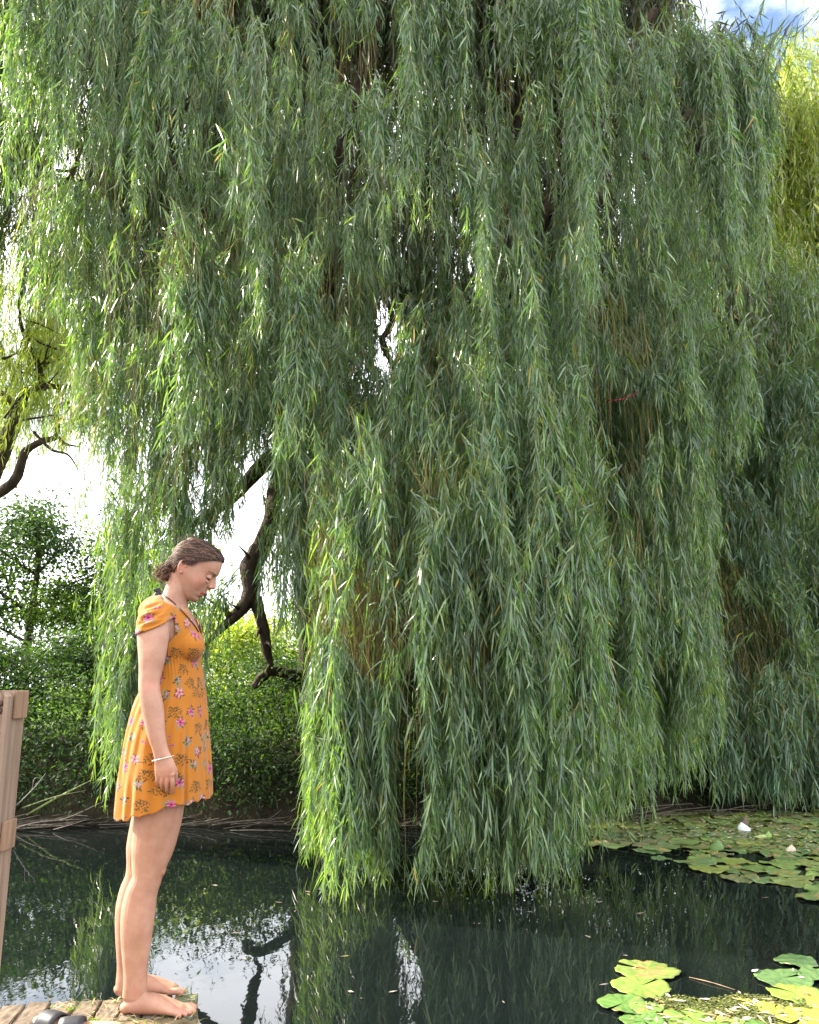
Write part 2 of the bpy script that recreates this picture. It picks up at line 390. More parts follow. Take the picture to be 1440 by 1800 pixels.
limb([(442, 1035, 10.05), (455, 1075, 10.1), (463, 1110, 10.1), (468, 1140, 10.15), (476, 1168, 10.2)], [.085, .075, .065, .06, .035], 24, seed=2)
limb([(449, 1204, 10.2), (462, 1190, 10.3), (485, 1180, 10.6), (545, 1200, 11.1)], [.05, .055, .06, .08], 20, seed=5)
limb([(500, 620, 11.4), (430, 480, 10.6), (330, 330, 9.6), (230, 200, 9), (120, 60, 8.6)], [.13, .11, .09, .07, .05], 30, seed=6)
limb([(505, 520, 11.4), (580, 330, 10.2), (640, 120, 9.0), (680, -60, 8.2)], [.13, .11, .08, .05], 30, seed=7)
limb([(860, 560, 11), (960, 380, 10), (1060, 180, 9), (1150, 20, 8.5)], [.11, .09, .07, .05], 30, seed=8)
limb([(862, 600, 11), (1000, 420, 10.4), (1150, 260, 9.8), (1290, 130, 9.3)], [.10, .08, .06, .03], 30, seed=9)
limb([(512, 700, 11.2), (380, 640, 10.6), (230, 610, 10), (120, 560, 9.8)], [.10, .08, .06, .04], 30, seed=10)
limb([(700, 670, 10.9), (690, 640, 10.8), (672, 600, 10.8), (690, 560, 10.8), (668, 500, 11)], [.03, .035, .04, .04, .03], 24, seed=12)
limb([(940, 78, 6.6), (900, 64, 6.8), (860, 52, 7.4)], [.008, .012, .02], 10, seed=13)
limb([(250, 900, 9.6), (230, 1000, 9.7), (225, 1100, 9.8), (215, 1220, 9.9), (205, 1330, 10)], [.03, .035, .04, .05, .06], 24, seed=15)
# knobbly side twigs on the low limbs
for (x0, y0, Y0, x1, y1) in [(420, 1072, 10, 405, 1062), (400, 1095, 9.95, 385, 1040), (412, 1085, 9.95, 360, 1050), (460, 1100, 10.1, 452, 1120), (372, 1122, 9.9, 340, 1150), (440, 1000, 10.1, 420, 960), (478, 915, 10.4, 500, 870), (476, 1168, 10.2, 470, 1185), (466, 1130, 10.1, 480, 1140)]:
    mxp, myp = (x0 + x1) / 2 + rng.uniform(-6, 6), (y0 + y1) / 2 + rng.uniform(-6, 6)
    limb([(x0, y0, Y0), (mxp, myp, Y0 - .1), (x1, y1, Y0 - .15)], [.03, .02, .008], 10, 6)
build('trunk', g, M_bark, W)

HOLES = [(680, 580, 28, 80, .93), (650, 640, 40, 60, .7), (447, 905, 34, 38, 1.0), (460, 830, 40, 50, .3), (120, 810, 75, 80, .95), (155, 170, 34, 70, .9), (130, 275, 50, 45, .9), (60, 640, 90, 110, .95),
         (1062, 1020, 26, 75, .85), (430, 1120, 85, 130, 1.0), (610, 800, 60, 50, .5), (1085, 440, 30, 110, .2), (722, 1330, 38, 210, .97), (470, 1330, 80, 200, .97), (722, 1130, 24, 120, .6), (370, 900, 40, 40, .4),
         (1190, 180, 30, 30, .5), (1225, 110, 20, 40, .6), (1108, 1300, 50, 100, .85), (690, 420, 40, 50, .15), (546, 1130, 26, 140, .95), (100, 950, 70, 140, .9)]
HOLES_R = HOLES + [(405, 870, 80, 110, .9), (330, 930, 60, 60, .8)]
g = Geo()
# --- rear curtain: fills the crown
S = []
def bott_back(px):
    return np.interp(px, [-200, 60, 150, 180, 250, 340, 380, 470, 540, 600, 1000, 1130, 1200, 1260], [700, 640, 850, 1340, 1230, 1060, 960, 930, 1150, 1360, 1380, 1330, 1380, 1360])
for k in range(200):
    px = rng.uniform(-160, 1250); Y = rng.uniform(9.4, 10.8)
    bt = bott_back(px) - rng.exponential(220); top = bt - rng.uniform(300, 900)
    top = max(top, -140)
    if bt - top < 120: continue
    if px > 1200 and top < 40: top = 60
    S += clump(px, bt, top, Y, rng.uniform(25, 60), int(rng.integers(4, 9)), .5, .35)
hang(g, S, spacing=.036, ll=.12, lw=.0145, shoots=.6, holes=HOLES_R)
# --- the middle layer
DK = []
for k in range(470):      # dense twiggy heart of the crown, inner shade painted into its leaf colours
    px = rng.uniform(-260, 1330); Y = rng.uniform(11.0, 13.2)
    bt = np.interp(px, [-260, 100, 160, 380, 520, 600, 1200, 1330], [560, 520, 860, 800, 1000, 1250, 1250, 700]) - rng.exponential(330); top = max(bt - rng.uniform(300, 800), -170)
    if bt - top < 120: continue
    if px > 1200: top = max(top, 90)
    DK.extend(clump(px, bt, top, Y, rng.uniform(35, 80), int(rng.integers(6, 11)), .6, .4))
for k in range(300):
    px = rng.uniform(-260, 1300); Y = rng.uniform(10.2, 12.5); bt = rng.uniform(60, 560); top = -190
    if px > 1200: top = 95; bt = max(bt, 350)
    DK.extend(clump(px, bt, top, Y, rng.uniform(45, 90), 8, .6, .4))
hang(g, DK, np.array([(.060, .080, .036), (.072, .098, .040), (.07, .055, .034)]), spacing=.055, ll=.15, lw=.020, shoots=.7, stem_r=.005, holes=HOLES_R)  # greens darkened to paint in the inner shade, plus dead brown
# the top of the crown, which rises out of the picture and shades what hangs below
DK = []
for k in range(1500):
    x = rng.uniform(-9, 7.5); y = rng.uniform(7.4, 15.5); r2 = ((x + .3) / 8.5) ** 2 + ((y - 11.3) / 5) ** 2
    if r2 > 1: continue
    zb = at(720, -110, y)[2]; zt = max(zb + 1.2, 12.5 + 2.5 * (1 - r2) - rng.uniform(0, 2.5))
    DK.append((x, y, zt, max(zb, zt - rng.uniform(2, 4)), rng.normal(0, .5), rng.normal(0, .5)))
hang(g, DK, PAL_W, spacing=.075, ll=.24, lw=.04, shoots=.5, stem_r=.006)
S = []
def bott_mid(px):
    return np.interp(px, [-200, 0, 60, 150, 200, 240, 300, 360, 400, 480, 540, 600, 1050, 1100, 1250, 1290], [450, 520, 700, 980, 1400, 1340, 1130, 980, 880, 1000, 1250, 1400, 1420, 1400, 1380, 1000])
for k in range(112):
    px = rng.uniform(-160, 1290); Y = rng.uniform(8.0, 9.3)
    bt = bott_mid(px) - rng.exponential(260); top = max(bt - rng.uniform(250, 800), -120)
    if bt - top < 100: continue
    lim = np.interp(px, [1200, 1240, 1300, 1380], [-100, 60, 40, 80]); top = max(top, lim)
    S += clump(px, bt, top, Y, rng.uniform(18, 45), int(rng.integers(6, 12)), .35, .35)
hang(g, S, spacing=.028, ll=.108, lw=.0112, holes=HOLES_R)
print('leaf verts', g.n)
# --- hand-placed bundles seen singly in the photo: px, tip, top, distance, half width, strands
FR = [(398, 985, 760, 9.4, 22, 12), (425, 880, 700, 9.2, 20, 10), (470, 860, 640, 9.3, 22, 10), (392, 930, 700, 8.4, 18, 8), (400, 900, 600, 7.3, 26, 18), (432, 862, 540, 7.2, 22, 14), (365, 940, 640, 7.4, 24, 16), (300, 980, 700, 7.5, 26, 14), (118, 905, 640, 7.3, 8, 4), (138, 960, 700, 7.4, 12, 5), (722, 425, -90, 6.1, 16, 16), (640, 300, -90, 6.3, 22, 12), (664, 440, 120, 6.2, 14, 10), (600, 220, -90, 6.4, 20, 12), (770, 480, -90, 6.4, 22, 12), (800, 300, -90, 6.5, 24, 12),
      (440, 620, 270, 6.2, 17, 16), (430, 400, 60, 6.5, 30, 14), (330, 330, -90, 6.8, 34, 16), (230, 500, -60, 6.8, 24, 16), (140, 400, -90, 7.0, 26, 12), (60, 560, -90, 7.2, 30, 12), (20, 380, -90, 7, 30, 12), (90, 200, -90, 6.9, 30, 12),
      (310, 900, 395, 6.7, 36, 30), (350, 700, 400, 6.9, 26, 16), (270, 680, 430, 7.0, 20, 12), (515, 870, 430, 6.5, 24, 22), (505, 1180, 700, 7.2, 22, 14), (540, 760, 380, 6.7, 18, 10),
      (845, 540, 240, 6.2, 18, 18), (860, 700, 440, 6.25, 16, 16), (872, 1010, 610, 6.2, 20, 24), (815, 740, 500, 6.6, 20, 10), (930, 560, 200, 6.8, 26, 14), (905, 420, -60, 6.7, 26, 12), (960, 300, -90, 6.7, 24, 12),
      (1038, 560, -90, 6.2, 17, 26), (1020, 330, -90, 6.5, 22, 12), (1090, 300, -90, 6.9, 24, 12), (1135, 480, 60, 6.9, 26, 14), (1180, 430, 40, 7.2, 24, 12), (1060, 860, 480, 7.3, 26, 10),
      (1290, 560, 70, 7.2, 32, 22), (1335, 520, 60, 7.5, 22, 16), (1365, 280, 80, 7.6, 14, 8), (1260, 420, 60, 7.3, 26, 14), (1230, 260, 30, 7.4, 24, 10), (1310, 230, 50, 7.6, 26, 10), (1345, 380, 75, 7.6, 20, 12),
      (1200, 760, 480, 7.3, 34, 22), (1150, 980, 560, 7.4, 30, 20), (1225, 1000, 600, 7.5, 26, 22), (1180, 1180, 800, 7.6, 40, 26), (1240, 1330, 1000, 8.0, 24, 16), (1100, 780, 480, 7.4, 24, 12), (1290, 830, 560, 7.9, 24, 14),
      (700, 800, 520, 6.8, 20, 12), (745, 960, 620, 6.7, 24, 16), (690, 930, 700, 7.0, 22, 10), (930, 820, 480, 6.6, 22, 14), (990, 940, 560, 7.0, 26, 12), (800, 880, 560, 7.1, 26, 10),
      (620, 640, 330, 7.0, 22, 12), (580, 900, 560, 7.1, 24, 12), (560, 460, 150, 6.9, 24, 12), (500, 330, -90, 6.8, 30, 14), (380, 180, -90, 6.6, 34, 16), (180, 760, 450, 7.3, 28, 12), (230, 900, 560, 7.4, 26, 12), (30, 520, 300, 7.3, 26, 10),
      (210, 1170, 850, 7.9, 26, 18), (205, 1400, 1050, 8.2, 24, 26), (222, 1330, 1100, 8.0, 16, 14), (285, 1100, 800, 7.6, 34, 18), (340, 1120, 860, 7.7, 22, 12), (160, 900, 620, 7.8, 20, 10), (130, 960, 760, 7.2, 10, 3), (365, 1210, 1000, 8.0, 12, 8), (372, 1000, 760, 7.7, 20, 10),
      (560, 1120, 780, 6.8, 18, 16), (475, 1100, 900, 7.8, 20, 10), (520, 1050, 840, 7.6, 18, 10)]
S = []
for (px, tip, top, Y, hw, n) in FR: S += clump(px, tip, top, Y, hw, int(n * 1.15), .22, .28, -1.57 if rng.random() < .6 else None, short=.7)
hang(g, S, spacing=.021, ll=.108, lw=.0112, holes=HOLES[:3])
# --- arching sprays with a visible shoulder
S = []
for (px, tip, top, Y, hw, n) in FR[::2]:
    S += clump(px + rng.uniform(-30, 30), top + rng.uniform(80, 260), max(top, -80), Y + .3, hw * 1.6, 8, .3, .6)
hang(g, S, spacing=.024, ll=.105, lw=.011)
# --- the two great lobes that trail into the pond
S = []
for k in range(78):      # left lobe
    px = rng.uniform(552, 703); Y = rng.uniform(5.95, 7.0); tipz = max(.03, rng.normal(.08, .1)) 
    t_ = pix(np.array((at(px, 1500, Y)[0], Y, tipz)))[1][0] - rng.exponential(80) * (rng.random() < .5)
    S += clump(px, t_, t_ - rng.uniform(330, 700), Y, 20, 9, .25, .3, short=.5)
for k in range(95):      # right lobe
    px = rng.uniform(745, 1050); Y = rng.uniform(5.8, 6.9) + max(0, px - 930) / 120
    tipz = max(.03, rng.normal(.04, .07)) + max(0, px - 960) / 130
    t_ = pix(np.array((at(px, 1500, Y)[0], Y, tipz)))[1][0] - rng.exponential(80) * (rng.random() < .5)
    S += clump(px, t_, t_ - rng.uniform(330, 720), Y, 20, 9, .25, .3, short=.5)
for k in range(30):
    px = rng.uniform(960, 1062); Y = rng.uniform(6.3, 7.2); t_ = np.interp(px, [960, 1062], [1575, 1480]) - rng.exponential(40)
    S += clump(px, t_, t_ - rng.uniform(330, 650), Y, 18, 8, .25, .3, short=.5)
for k in range(20):      # right fringe
    px = rng.uniform(1060, 1150); Y = rng.uniform(7.2, 8.2); t_ = rng.choice([1500, 1440, 1400, 1360]) - rng.exponential(60)
    S += clump(px, t_, t_ - rng.uniform(300, 600), Y, 14, 6, .2, .2)
for k in range(34):
    px = rng.uniform(1140, 1262); Y = rng.uniform(8.0, 9.2); t_ = 1405 - rng.exponential(80)
    S += clump(px, t_, t_ - rng.uniform(350, 800), Y, 20, 8, .25, .3)
hang(g, S, spacing=.022, ll=.108, lw=.0112, shoots=.9, holes=HOLES[12:15])
print('leaf verts', g.n)
build('crown', g, [M_leaf, M_stem], W)

# ================================================================ RIGHT WILLOW
W2 = thing('willow_tree', (8.4, 15.5, .8), 'second weeping willow at the right edge, sunlit yellow at its top and blue-green below', 'tree', 'weeping willows')
g = Geo()
sweep(g, [(8.4, 15.5, .5), (8.3, 15.4, 2.5), (8.1, 15.2, 4.5), (7.6, 14.8, 7), (7.2, 14.5, 10), (7, 14.3, 12)], [.5, .4, .36, .28, .2, .1], None, 14, 40, (0, 1, 0), True, BARK, 0, .12, seed=21)
for q, (x, y, z) in enumerate([(5.6, 11.6, 6.2), (6.8, 11.3, 4.6), (7.8, 11.5, 8), (5.2, 13, 9.5), (9.5, 12, 7)]):
    sweep(g, [(8.1, 15.2, 4.0 + q * .8), ((8.1 + x) / 2, (15.2 + y) / 2, z * .7 + 1.8), (x, y, z)], [.2, .12, .04], None, 10, 20, (0, 1, .1), True, BARK, 0, .1, seed=30 + q)
build('trunk', g, M_bark, W2)
g = Geo(); S = []
for k in range(150):
    px = rng.uniform(1235, 1700); Y = rng.uniform(10.6, 12.6)
    bt = 1424 - rng.exponential(300); top = bt - rng.uniform(150, 420)
    if top < 640: top, bt = 640, max(bt, 800)
    S += clump(px, bt, top, Y, rng.uniform(20, 50), int(rng.integers(9, 14)), .4, .6)
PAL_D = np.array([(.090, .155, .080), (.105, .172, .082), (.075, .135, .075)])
hang(g, S, PAL_D, spacing=.045, ll=.13, lw=.016, shoots=.8)
S = []
for k in range(110):
    px = rng.uniform(1225, 1480); Y = rng.uniform(13, 14.5); bt = rng.uniform(800, 1330)
    S += clump(px, bt, bt - rng.uniform(150, 350), Y, 40, 8, .5, .6)
hang(g, S, PAL_D, spacing=.055, ll=.15, lw=.02, shoots=.8)
S = []      # the arched boughs that catch the sun
for (px, top, tip, Y) in [(1330, 1000, 1150, 10.6), (1370, 1020, 1180, 10.5), (1400, 1060, 1260, 10.5), (1425, 1100, 1230, 10.4), (1345, 1040, 1100, 10.6), (1270, 1020, 1110, 10.7), (1440, 1130, 1290, 10.4), (1290, 960, 1040, 10.8), (1370, 760, 860, 10.8), (1300, 700, 800, 10.8), (1420, 720, 900, 10.7), (1440, 900, 1040, 10.7), (1255, 860, 980, 10.8)]:
    S += clump(px, tip, top, Y, 24, 16, .3, .5)
hang(g, S, PAL_W, spacing=.036, ll=.12, lw=.015)
S = []
for k in range(80):
    px = rng.uniform(1300, 1640); Y = rng.uniform(11.2, 13); bt = rng.uniform(620, 900)
    S += clump(px, bt, bt - rng.uniform(140, 250), Y, 35, 9, .4, .6)
hang(g, S, np.array([(.115, .185, .080), (.13, .20, .085)]), spacing=.05, ll=.12, lw=.015)
S = []      # upper part, sunlight painted in as yellow leaf colours
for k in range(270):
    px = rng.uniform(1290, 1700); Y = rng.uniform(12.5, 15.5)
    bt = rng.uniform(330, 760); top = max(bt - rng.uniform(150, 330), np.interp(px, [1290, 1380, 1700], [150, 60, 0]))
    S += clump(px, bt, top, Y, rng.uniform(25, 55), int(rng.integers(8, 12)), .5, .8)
PAL_SUN = np.array([(.26, .31, .07), (.30, .34, .08), (.20, .26, .07)])  # yellow leaf palette with the sunlight painted in
hang(g, S, PAL_SUN, spacing=.06, ll=.15, lw=.022, shoots=.9)
S = []
for k in range(70):
    px = rng.uniform(1270, 1560); Y = rng.uniform(9.7, 10.3); bt = pix(np.array((at(px, 1400, Y)[0], Y, rng.uniform(.02, .12))))[1][0]
    S += clump(px, bt, bt - rng.uniform(80, 260), Y, 22, 8, .2, .3)
hang(g, S, PAL_D, spacing=.04, ll=.12, lw=.015, shoots=.6)
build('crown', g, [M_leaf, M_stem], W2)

# ================================================================ LEFT FAR WILLOW (sunlit, dark limbs)
W3 = thing('willow_tree', at(-30, 1180, 14.5) * (1, 1, 0) + (0, 0, .8), 'backlit willow on the left bank with crooked dark limbs and glowing yellow leaves', 'tree', 'weeping willows')
g = Geo()
P0 = at(-30, 1180, 14.5) * (1, 1, 0) + (0, 0, .4)
sweep(g, [P0, at(-60, 1000, 14.4), at(-28, 870, 14.2), at(10, 780, 14.1), at(30, 730, 14.1), at(45, 690, 14), at(85, 675, 13.9)], [.34, .24, .17, .13, .12, .09, .045], None, 14, 44, (0, 1, 0), True, BARK, 0, .1, seed=41)
def limb3(pts, r, seed): sweep(g, [at(*p) for p in pts], r, None, 9, 26, (0, 1, .1), True, BARK, 0, .12, seed=seed)
limb3([(-28, 880, 14.1), (24, 848, 13.8), (42, 800, 13.7), (52, 788, 13.7), (75, 775, 13.7), (100, 765, 13.7), (98, 720, 13.6), (108, 712, 13.6), (150, 700, 13.5)], [.12, .09, .08, .06, .05, .045, .04, .035, .02], 42)
limb3([(75, 680, 14), (68, 645, 13.9), (50, 605, 13.8), (38, 575, 13.8), (34, 540, 13.7)], [.06, .05, .04, .035, .02], 43)
limb3([(80, 678, 13.9), (110, 680, 13.9), (150, 678, 13.8), (190, 660, 13.8)], [.05, .04, .03, .015], 44)
limb3([(35, 730, 14.1), (15, 700, 14), (0, 690, 14), (-30, 680, 14)], [.07, .05, .05, .05], 45)
limb3([(100, 765, 13.7), (115, 780, 13.7), (140, 785, 13.7)], [.03, .025, .012], 46)
limb3([(34, 540, 13.7), (60, 400, 13.8), (130, 300, 13.8), (165, 150, 13.8)], [.05, .04, .035, .02], 47)
limb3([(60, 760, 13.6), (90, 790, 13.6), (120, 800, 13.5), (140, 830, 13.5)], [.03, .022, .018, .008], 61)
limb3([(130, 300, 13.8), (105, 300, 13.8), (100, 298, 13.8)], [.03, .03, .02], 48)
for q in range(26):
    px, py = rng.uniform(0, 150), rng.uniform(520, 740); a = rng.uniform(-2.6, .4); l = rng.uniform(25, 70); Yq = rng.uniform(13.4, 14)
    limb3([(px, py, Yq), (px + l * .5 * math.cos(a) + rng.uniform(-8, 8), py + l * .5 * math.sin(a) + rng.uniform(-8, 8), Yq), (px + l * math.cos(a), py + l * math.sin(a), Yq)], [.022, .014, .006], 400 + q)
build('trunk', g, M_bark, W3)
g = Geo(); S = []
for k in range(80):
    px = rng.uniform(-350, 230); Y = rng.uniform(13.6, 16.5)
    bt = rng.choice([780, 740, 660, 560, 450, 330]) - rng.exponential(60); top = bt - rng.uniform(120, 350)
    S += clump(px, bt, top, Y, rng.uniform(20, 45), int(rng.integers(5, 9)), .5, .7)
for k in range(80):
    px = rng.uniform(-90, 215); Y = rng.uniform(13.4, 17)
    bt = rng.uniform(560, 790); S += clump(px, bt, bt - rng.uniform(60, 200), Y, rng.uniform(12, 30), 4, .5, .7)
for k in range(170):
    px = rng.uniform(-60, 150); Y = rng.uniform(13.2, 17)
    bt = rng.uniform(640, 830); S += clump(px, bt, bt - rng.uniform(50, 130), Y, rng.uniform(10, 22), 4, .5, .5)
hang(g, S, PAL_SUN, spacing=.06, ll=.13, lw=.016, shoots=.8, holes=[(115, 825, 60, 45, .9)])
build('crown', g, [M_leaf, M_stem], W3)

# ================================================================ BROADLEAF TREES AND BUSHES BEYOND
def leafcluster(g, C, R_, n_leaf, ll, lw, pal, flat=.35, yel=0.0):
    """C cluster centres (n,3); small sprays of leaves, each around its own centre"""
    n = len(C); idx = np.repeat(np.arange(n), n_leaf)
    off = rng.normal(0, 1, (len(idx), 3)) * R_ * np.array((1, 1, flat))
    D = norm(off + np.array((0, 0, -.25)) * R_) + rng.normal(0, .35, (len(idx), 3))
    sz = rng.uniform(.6, 1.25, len(idx))
    col = leafcol(len(idx), pal, .2, yel) * np.repeat(rng.normal(1, .18, n), n_leaf)[:, None]
    roll = rng.normal(0, .5, (len(idx), 3)) + np.array((0, 0, 1.0))
    leaves(g, C[idx] + off, D, ll * sz, lw * sz, rng.uniform(0, .4, len(idx)), np.clip(col, .008, .7), roll)
def tree(name, base, h, spread, nC, label, cat, pal, ll=.075, lw=.040, group=None, low=.1, seed=0, per=20, rad=.22):
    rg = np.random.default_rng(seed)
    root = thing(name, base, label, cat, group); base = np.asarray(base, float)
    g = Geo(); top = base + (rg.normal(0, .2), rg.normal(0, .2), h * .75)
    sweep(g, [base - (0, 0, .25), base + (rg.normal(0, .1), 0, h * .3), top], [.045 * h ** .8, .03 * h ** .8, .012 * h], None, 8, 16, (0, 1, 0), True, BARK, 0, .08)
    C = []
    for b_ in range(max(6, int(nC / 40))):
        f = rg.uniform(low, .95); a = rg.uniform(0, 6.28); st = base + (top - base) * min(1, f * 1.1)
        reach = spread * math.sin(math.pi * min(.97, .22 + .75 * f)) * rg.uniform(.65, 1.1)
        en = base + np.array((math.cos(a) * reach, math.sin(a) * reach, h * f + rg.uniform(0, .15) * h))
        md = (st + en) / 2 + (0, 0, .1 * h * rg.uniform(-.2, .6))
        sweep(g, [st, md, en], [.015 * h ** .7, .009 * h ** .7, .004], None, 5, 9, (0, 1, .1), True, BARK)
        k = int(40 * rg.uniform(.7, 1.3)); t = rg.uniform(.25, 1.05, k)[:, None]
        C.append(st * (1 - t) ** 2 + 2 * md * t * (1 - t) + en * t * t + rg.normal(0, .16 * spread ** .6, (k, 3)))
    build('trunk', g, M_bark, root)
    C = np.concatenate(C); C = C[C[:, 2] > base[2] + .02]
    g = Geo(); leafcluster(g, C, rad, per, ll, lw, pal); build('crown', g, M_leaf2, root)
    return root
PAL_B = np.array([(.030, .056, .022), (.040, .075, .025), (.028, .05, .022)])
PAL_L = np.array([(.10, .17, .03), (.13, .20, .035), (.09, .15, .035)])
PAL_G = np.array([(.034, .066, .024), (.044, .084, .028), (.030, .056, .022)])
def gp(px, Y): p = at(px, 1200, Y); return (p[0], Y, float(ground_z(p[0], Y)))
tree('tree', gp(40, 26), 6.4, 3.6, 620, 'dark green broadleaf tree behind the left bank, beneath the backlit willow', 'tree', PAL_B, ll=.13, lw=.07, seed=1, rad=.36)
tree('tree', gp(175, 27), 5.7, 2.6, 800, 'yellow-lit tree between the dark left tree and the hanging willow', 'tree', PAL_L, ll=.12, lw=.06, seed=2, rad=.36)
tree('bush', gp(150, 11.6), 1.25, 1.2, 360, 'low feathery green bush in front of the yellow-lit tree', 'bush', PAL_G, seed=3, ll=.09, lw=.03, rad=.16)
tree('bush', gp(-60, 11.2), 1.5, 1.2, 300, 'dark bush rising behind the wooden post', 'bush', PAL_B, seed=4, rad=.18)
tree('bush', gp(415, 17), 2.0, 2.3, 1300, 'bright yellow sunlit bush seen through the gap beside the woman', 'bush', PAL_SUN, seed=5, rad=.25)
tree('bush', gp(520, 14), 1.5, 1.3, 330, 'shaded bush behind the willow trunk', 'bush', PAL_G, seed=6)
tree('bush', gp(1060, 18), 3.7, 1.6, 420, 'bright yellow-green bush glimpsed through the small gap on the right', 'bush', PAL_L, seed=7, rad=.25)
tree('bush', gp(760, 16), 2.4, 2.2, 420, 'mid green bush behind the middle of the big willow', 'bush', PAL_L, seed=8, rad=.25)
for q, (px, Y, h, s, pal, lb) in enumerate([(-420, 24, 7.5, 4, PAL_B, 'dark distant tree at the far left, behind the backlit willow'), (-100, 27, 6.0, 4, PAL_G, 'distant round tree just inside the left edge'), (260, 30, 6.0, 4, PAL_L, 'distant light green tree behind the hanging strands on the left'),
        (620, 32, 6.0, 4.5, PAL_L, 'distant low tree beyond the trunk of the big willow'), (900, 30, 6.8, 4.5, PAL_G, 'distant tree behind the middle of the big willow'), (1180, 28, 8.5, 4.5, PAL_L, 'distant sunlit tree between the two willows'),
        (1450, 25, 15, 6, PAL_L, 'tall yellow-lit tree above the right willow'), (1750, 22, 9, 5, PAL_B, 'distant dark tree past the right edge')]):
    tree('tree', gp(px, Y), h, s, 520, lb, 'tree', pal, .16, .10, 'distant trees', .05, 50 + q, 16, .5)

# ---- undergrowth on the far bank
g = Geo()
n = 5200
x = rng.uniform(-9, 9, n); y = bankline(x) + rng.gamma(1.6, .65, n) + .05
px_ = pix(np.column_stack([x, y, y * 0 + .5]))[0]
hmax = np.where(px_ < 560, np.clip(.15 + (y - bankline(x)) * .75, .15, 1.15), np.clip(.1 + (y - bankline(x)) * .5, .1, .8))
z = ground_z(x, y) + rng.uniform(0, 1, n) ** .8 * hmax
C = np.column_stack([x, y, z])
k1 = rng.random(n) < .5
leafcluster(g, C[k1], .10, 18, .060, .030, PAL_G * .9, .6)
leafcluster(g, C[~k1], .11, 18, .085, .013, PAL_G, .8)
tag(build('undergrowth', g, M_leaf2), 'tangle of nettles and brambles covering the far bank', 'undergrowth', kind='stuff')
# ---- meadow beyond
g = Geo(); n = 9000
x = rng.uniform(-14, 14, n); y = rng.uniform(11, 30, n)
leafcluster(g, np.column_stack([x, y, ground_z(x, y) + .1]), .16, 6, .28, .02, PAL_L, 1.2)
tag(build('grass', g, M_leaf2), 'long sunlit grass beyond the far bank', 'grass', kind='stuff')

# ---- driftwood, reeds and roots at the far waterline
M_dry = mat('dry_twig', (1, 1, 1), .8, .2, noise=((20, 20, 20), (.6, .6, .6), (1.3, 1.3, 1.3), 4))
g = Geo()
for k in range(120):
    x = rng.uniform(-4.8, .2) if k < 95 else rng.uniform(2, 6); y = bankline(x) + rng.uniform(-.35, .12)
    a = rng.normal(0, .35); l = rng.uniform(.15, .9)
    p = np.array((x, y, rng.uniform(.005, .05) + max(0, y - bankline(x)) * .3)); e = p + np.array((math.cos(a) * l, math.sin(a) * l * .5, rng.uniform(-.01, .12)))
    sweep(g, [p, (p + e) / 2 + rng.normal(0, .03, 3) * (1, 1, .5), e], [.006, .006, .003], None, 5, 8, (0, .3, 1), True, np.array((.085, .07, .055)) * rng.uniform(.4, 1.9))
tag(build('driftwood', g, M_dry), 'dead twigs and drift litter washed along the foot of the far bank', 'driftwood', kind='stuff')
for q, (p0, p1, p2, r, c, lb) in enumerate([((48, 1432), (105, 1400), (160, 1372), .012, (.22, .26, .09), 'thick pale green reed stalk leaning low over the far waterline'), ((40, 1420), (100, 1400), (150, 1390), .007, (.20, .22, .09), 'thinner green reed stalk lying below the thick one'),
        ((30, 1448), (110, 1440), (190, 1405), .007, (.24, .22, .15), 'grey dead branch along the left waterline'), ((30, 1415), (60, 1385), (80, 1360), .005, (.3, .3, .26), 'short pale stick standing up beside the wooden post'),
        ((56, 1390), (62, 1368), (82, 1372), .004, (.3, .26, .2), 'curled dry bramble shoot above the left waterline')]):
    Y = 9.2 - .05 * q; g = Geo(); sweep(g, [at(*p0, Y), at(*p1, Y - .1), at(*p2, Y)], [r, r, r * .4], None, 6, 14, (0, 1, .2), True, c)
    tag(build(['reed_stalk', 'reed_stalk', 'dead_branch', 'stick', 'bramble_shoot'][q], g, M_dry), lb, ['reed', 'reed', 'branch', 'stick', 'shoot'][q])

# ================================================================ NEAR BANK
PZ = .37
M_stone = mat('old_stone', (1, 1, 1), .92, .15, noise=((14, 14, 14), (.55, .55, .55), (1.35, 1.3, 1.25), 9), bump=((40, 40, 40), .8, .012))
M_earth = mat('dry_earth', (1, 1, 1), .97, .1, noise=((18, 18, 18), (.55, .5, .45), (1.4, 1.35, 1.25), 9), bump=((50, 50, 50), .9, .015))
cA = atz(345, 1748, PZ); cB = atz(352, 1800, PZ); eL = atz(0, 1768, PZ)
edir = (cB - cA); edir = edir / np.linalg.norm(edir)
fdir = (eL - cA); fdir = fdir / np.linalg.norm(fdir)       # along the far edge, to the left
Cn = cA + edir * 5.5
# masonry core under the coping: one closed block
g = Geo()
def ring(z, gr):
    a = cA - fdir * gr * .4 - edir * gr * .3; b_ = Cn - fdir * gr * .4
    return [(a[0] - .01, a[1] - .012, z), (b_[0], b_[1], z), (-7, b_[1], z), (-7, (cA + fdir * 6.5)[1] - .012, z)]
lv = [(-.6, .06), (.05, .03), (PZ - .075, 0)]
V = sum([ring(z, gr) for z, gr in lv], [])
F = [[4 * q + j, 4 * q + (j + 1) % 4, 4 * q + 4 + (j + 1) % 4, 4 * q + 4 + j] for q in range(len(lv) - 1) for j in range(4)] + [[8, 9, 10, 11], [0, 3, 2, 1]]
g.add(V, [F], (.20, .165, .12), 0, False); tag(build('quay', g, M_stone), kind='structure')
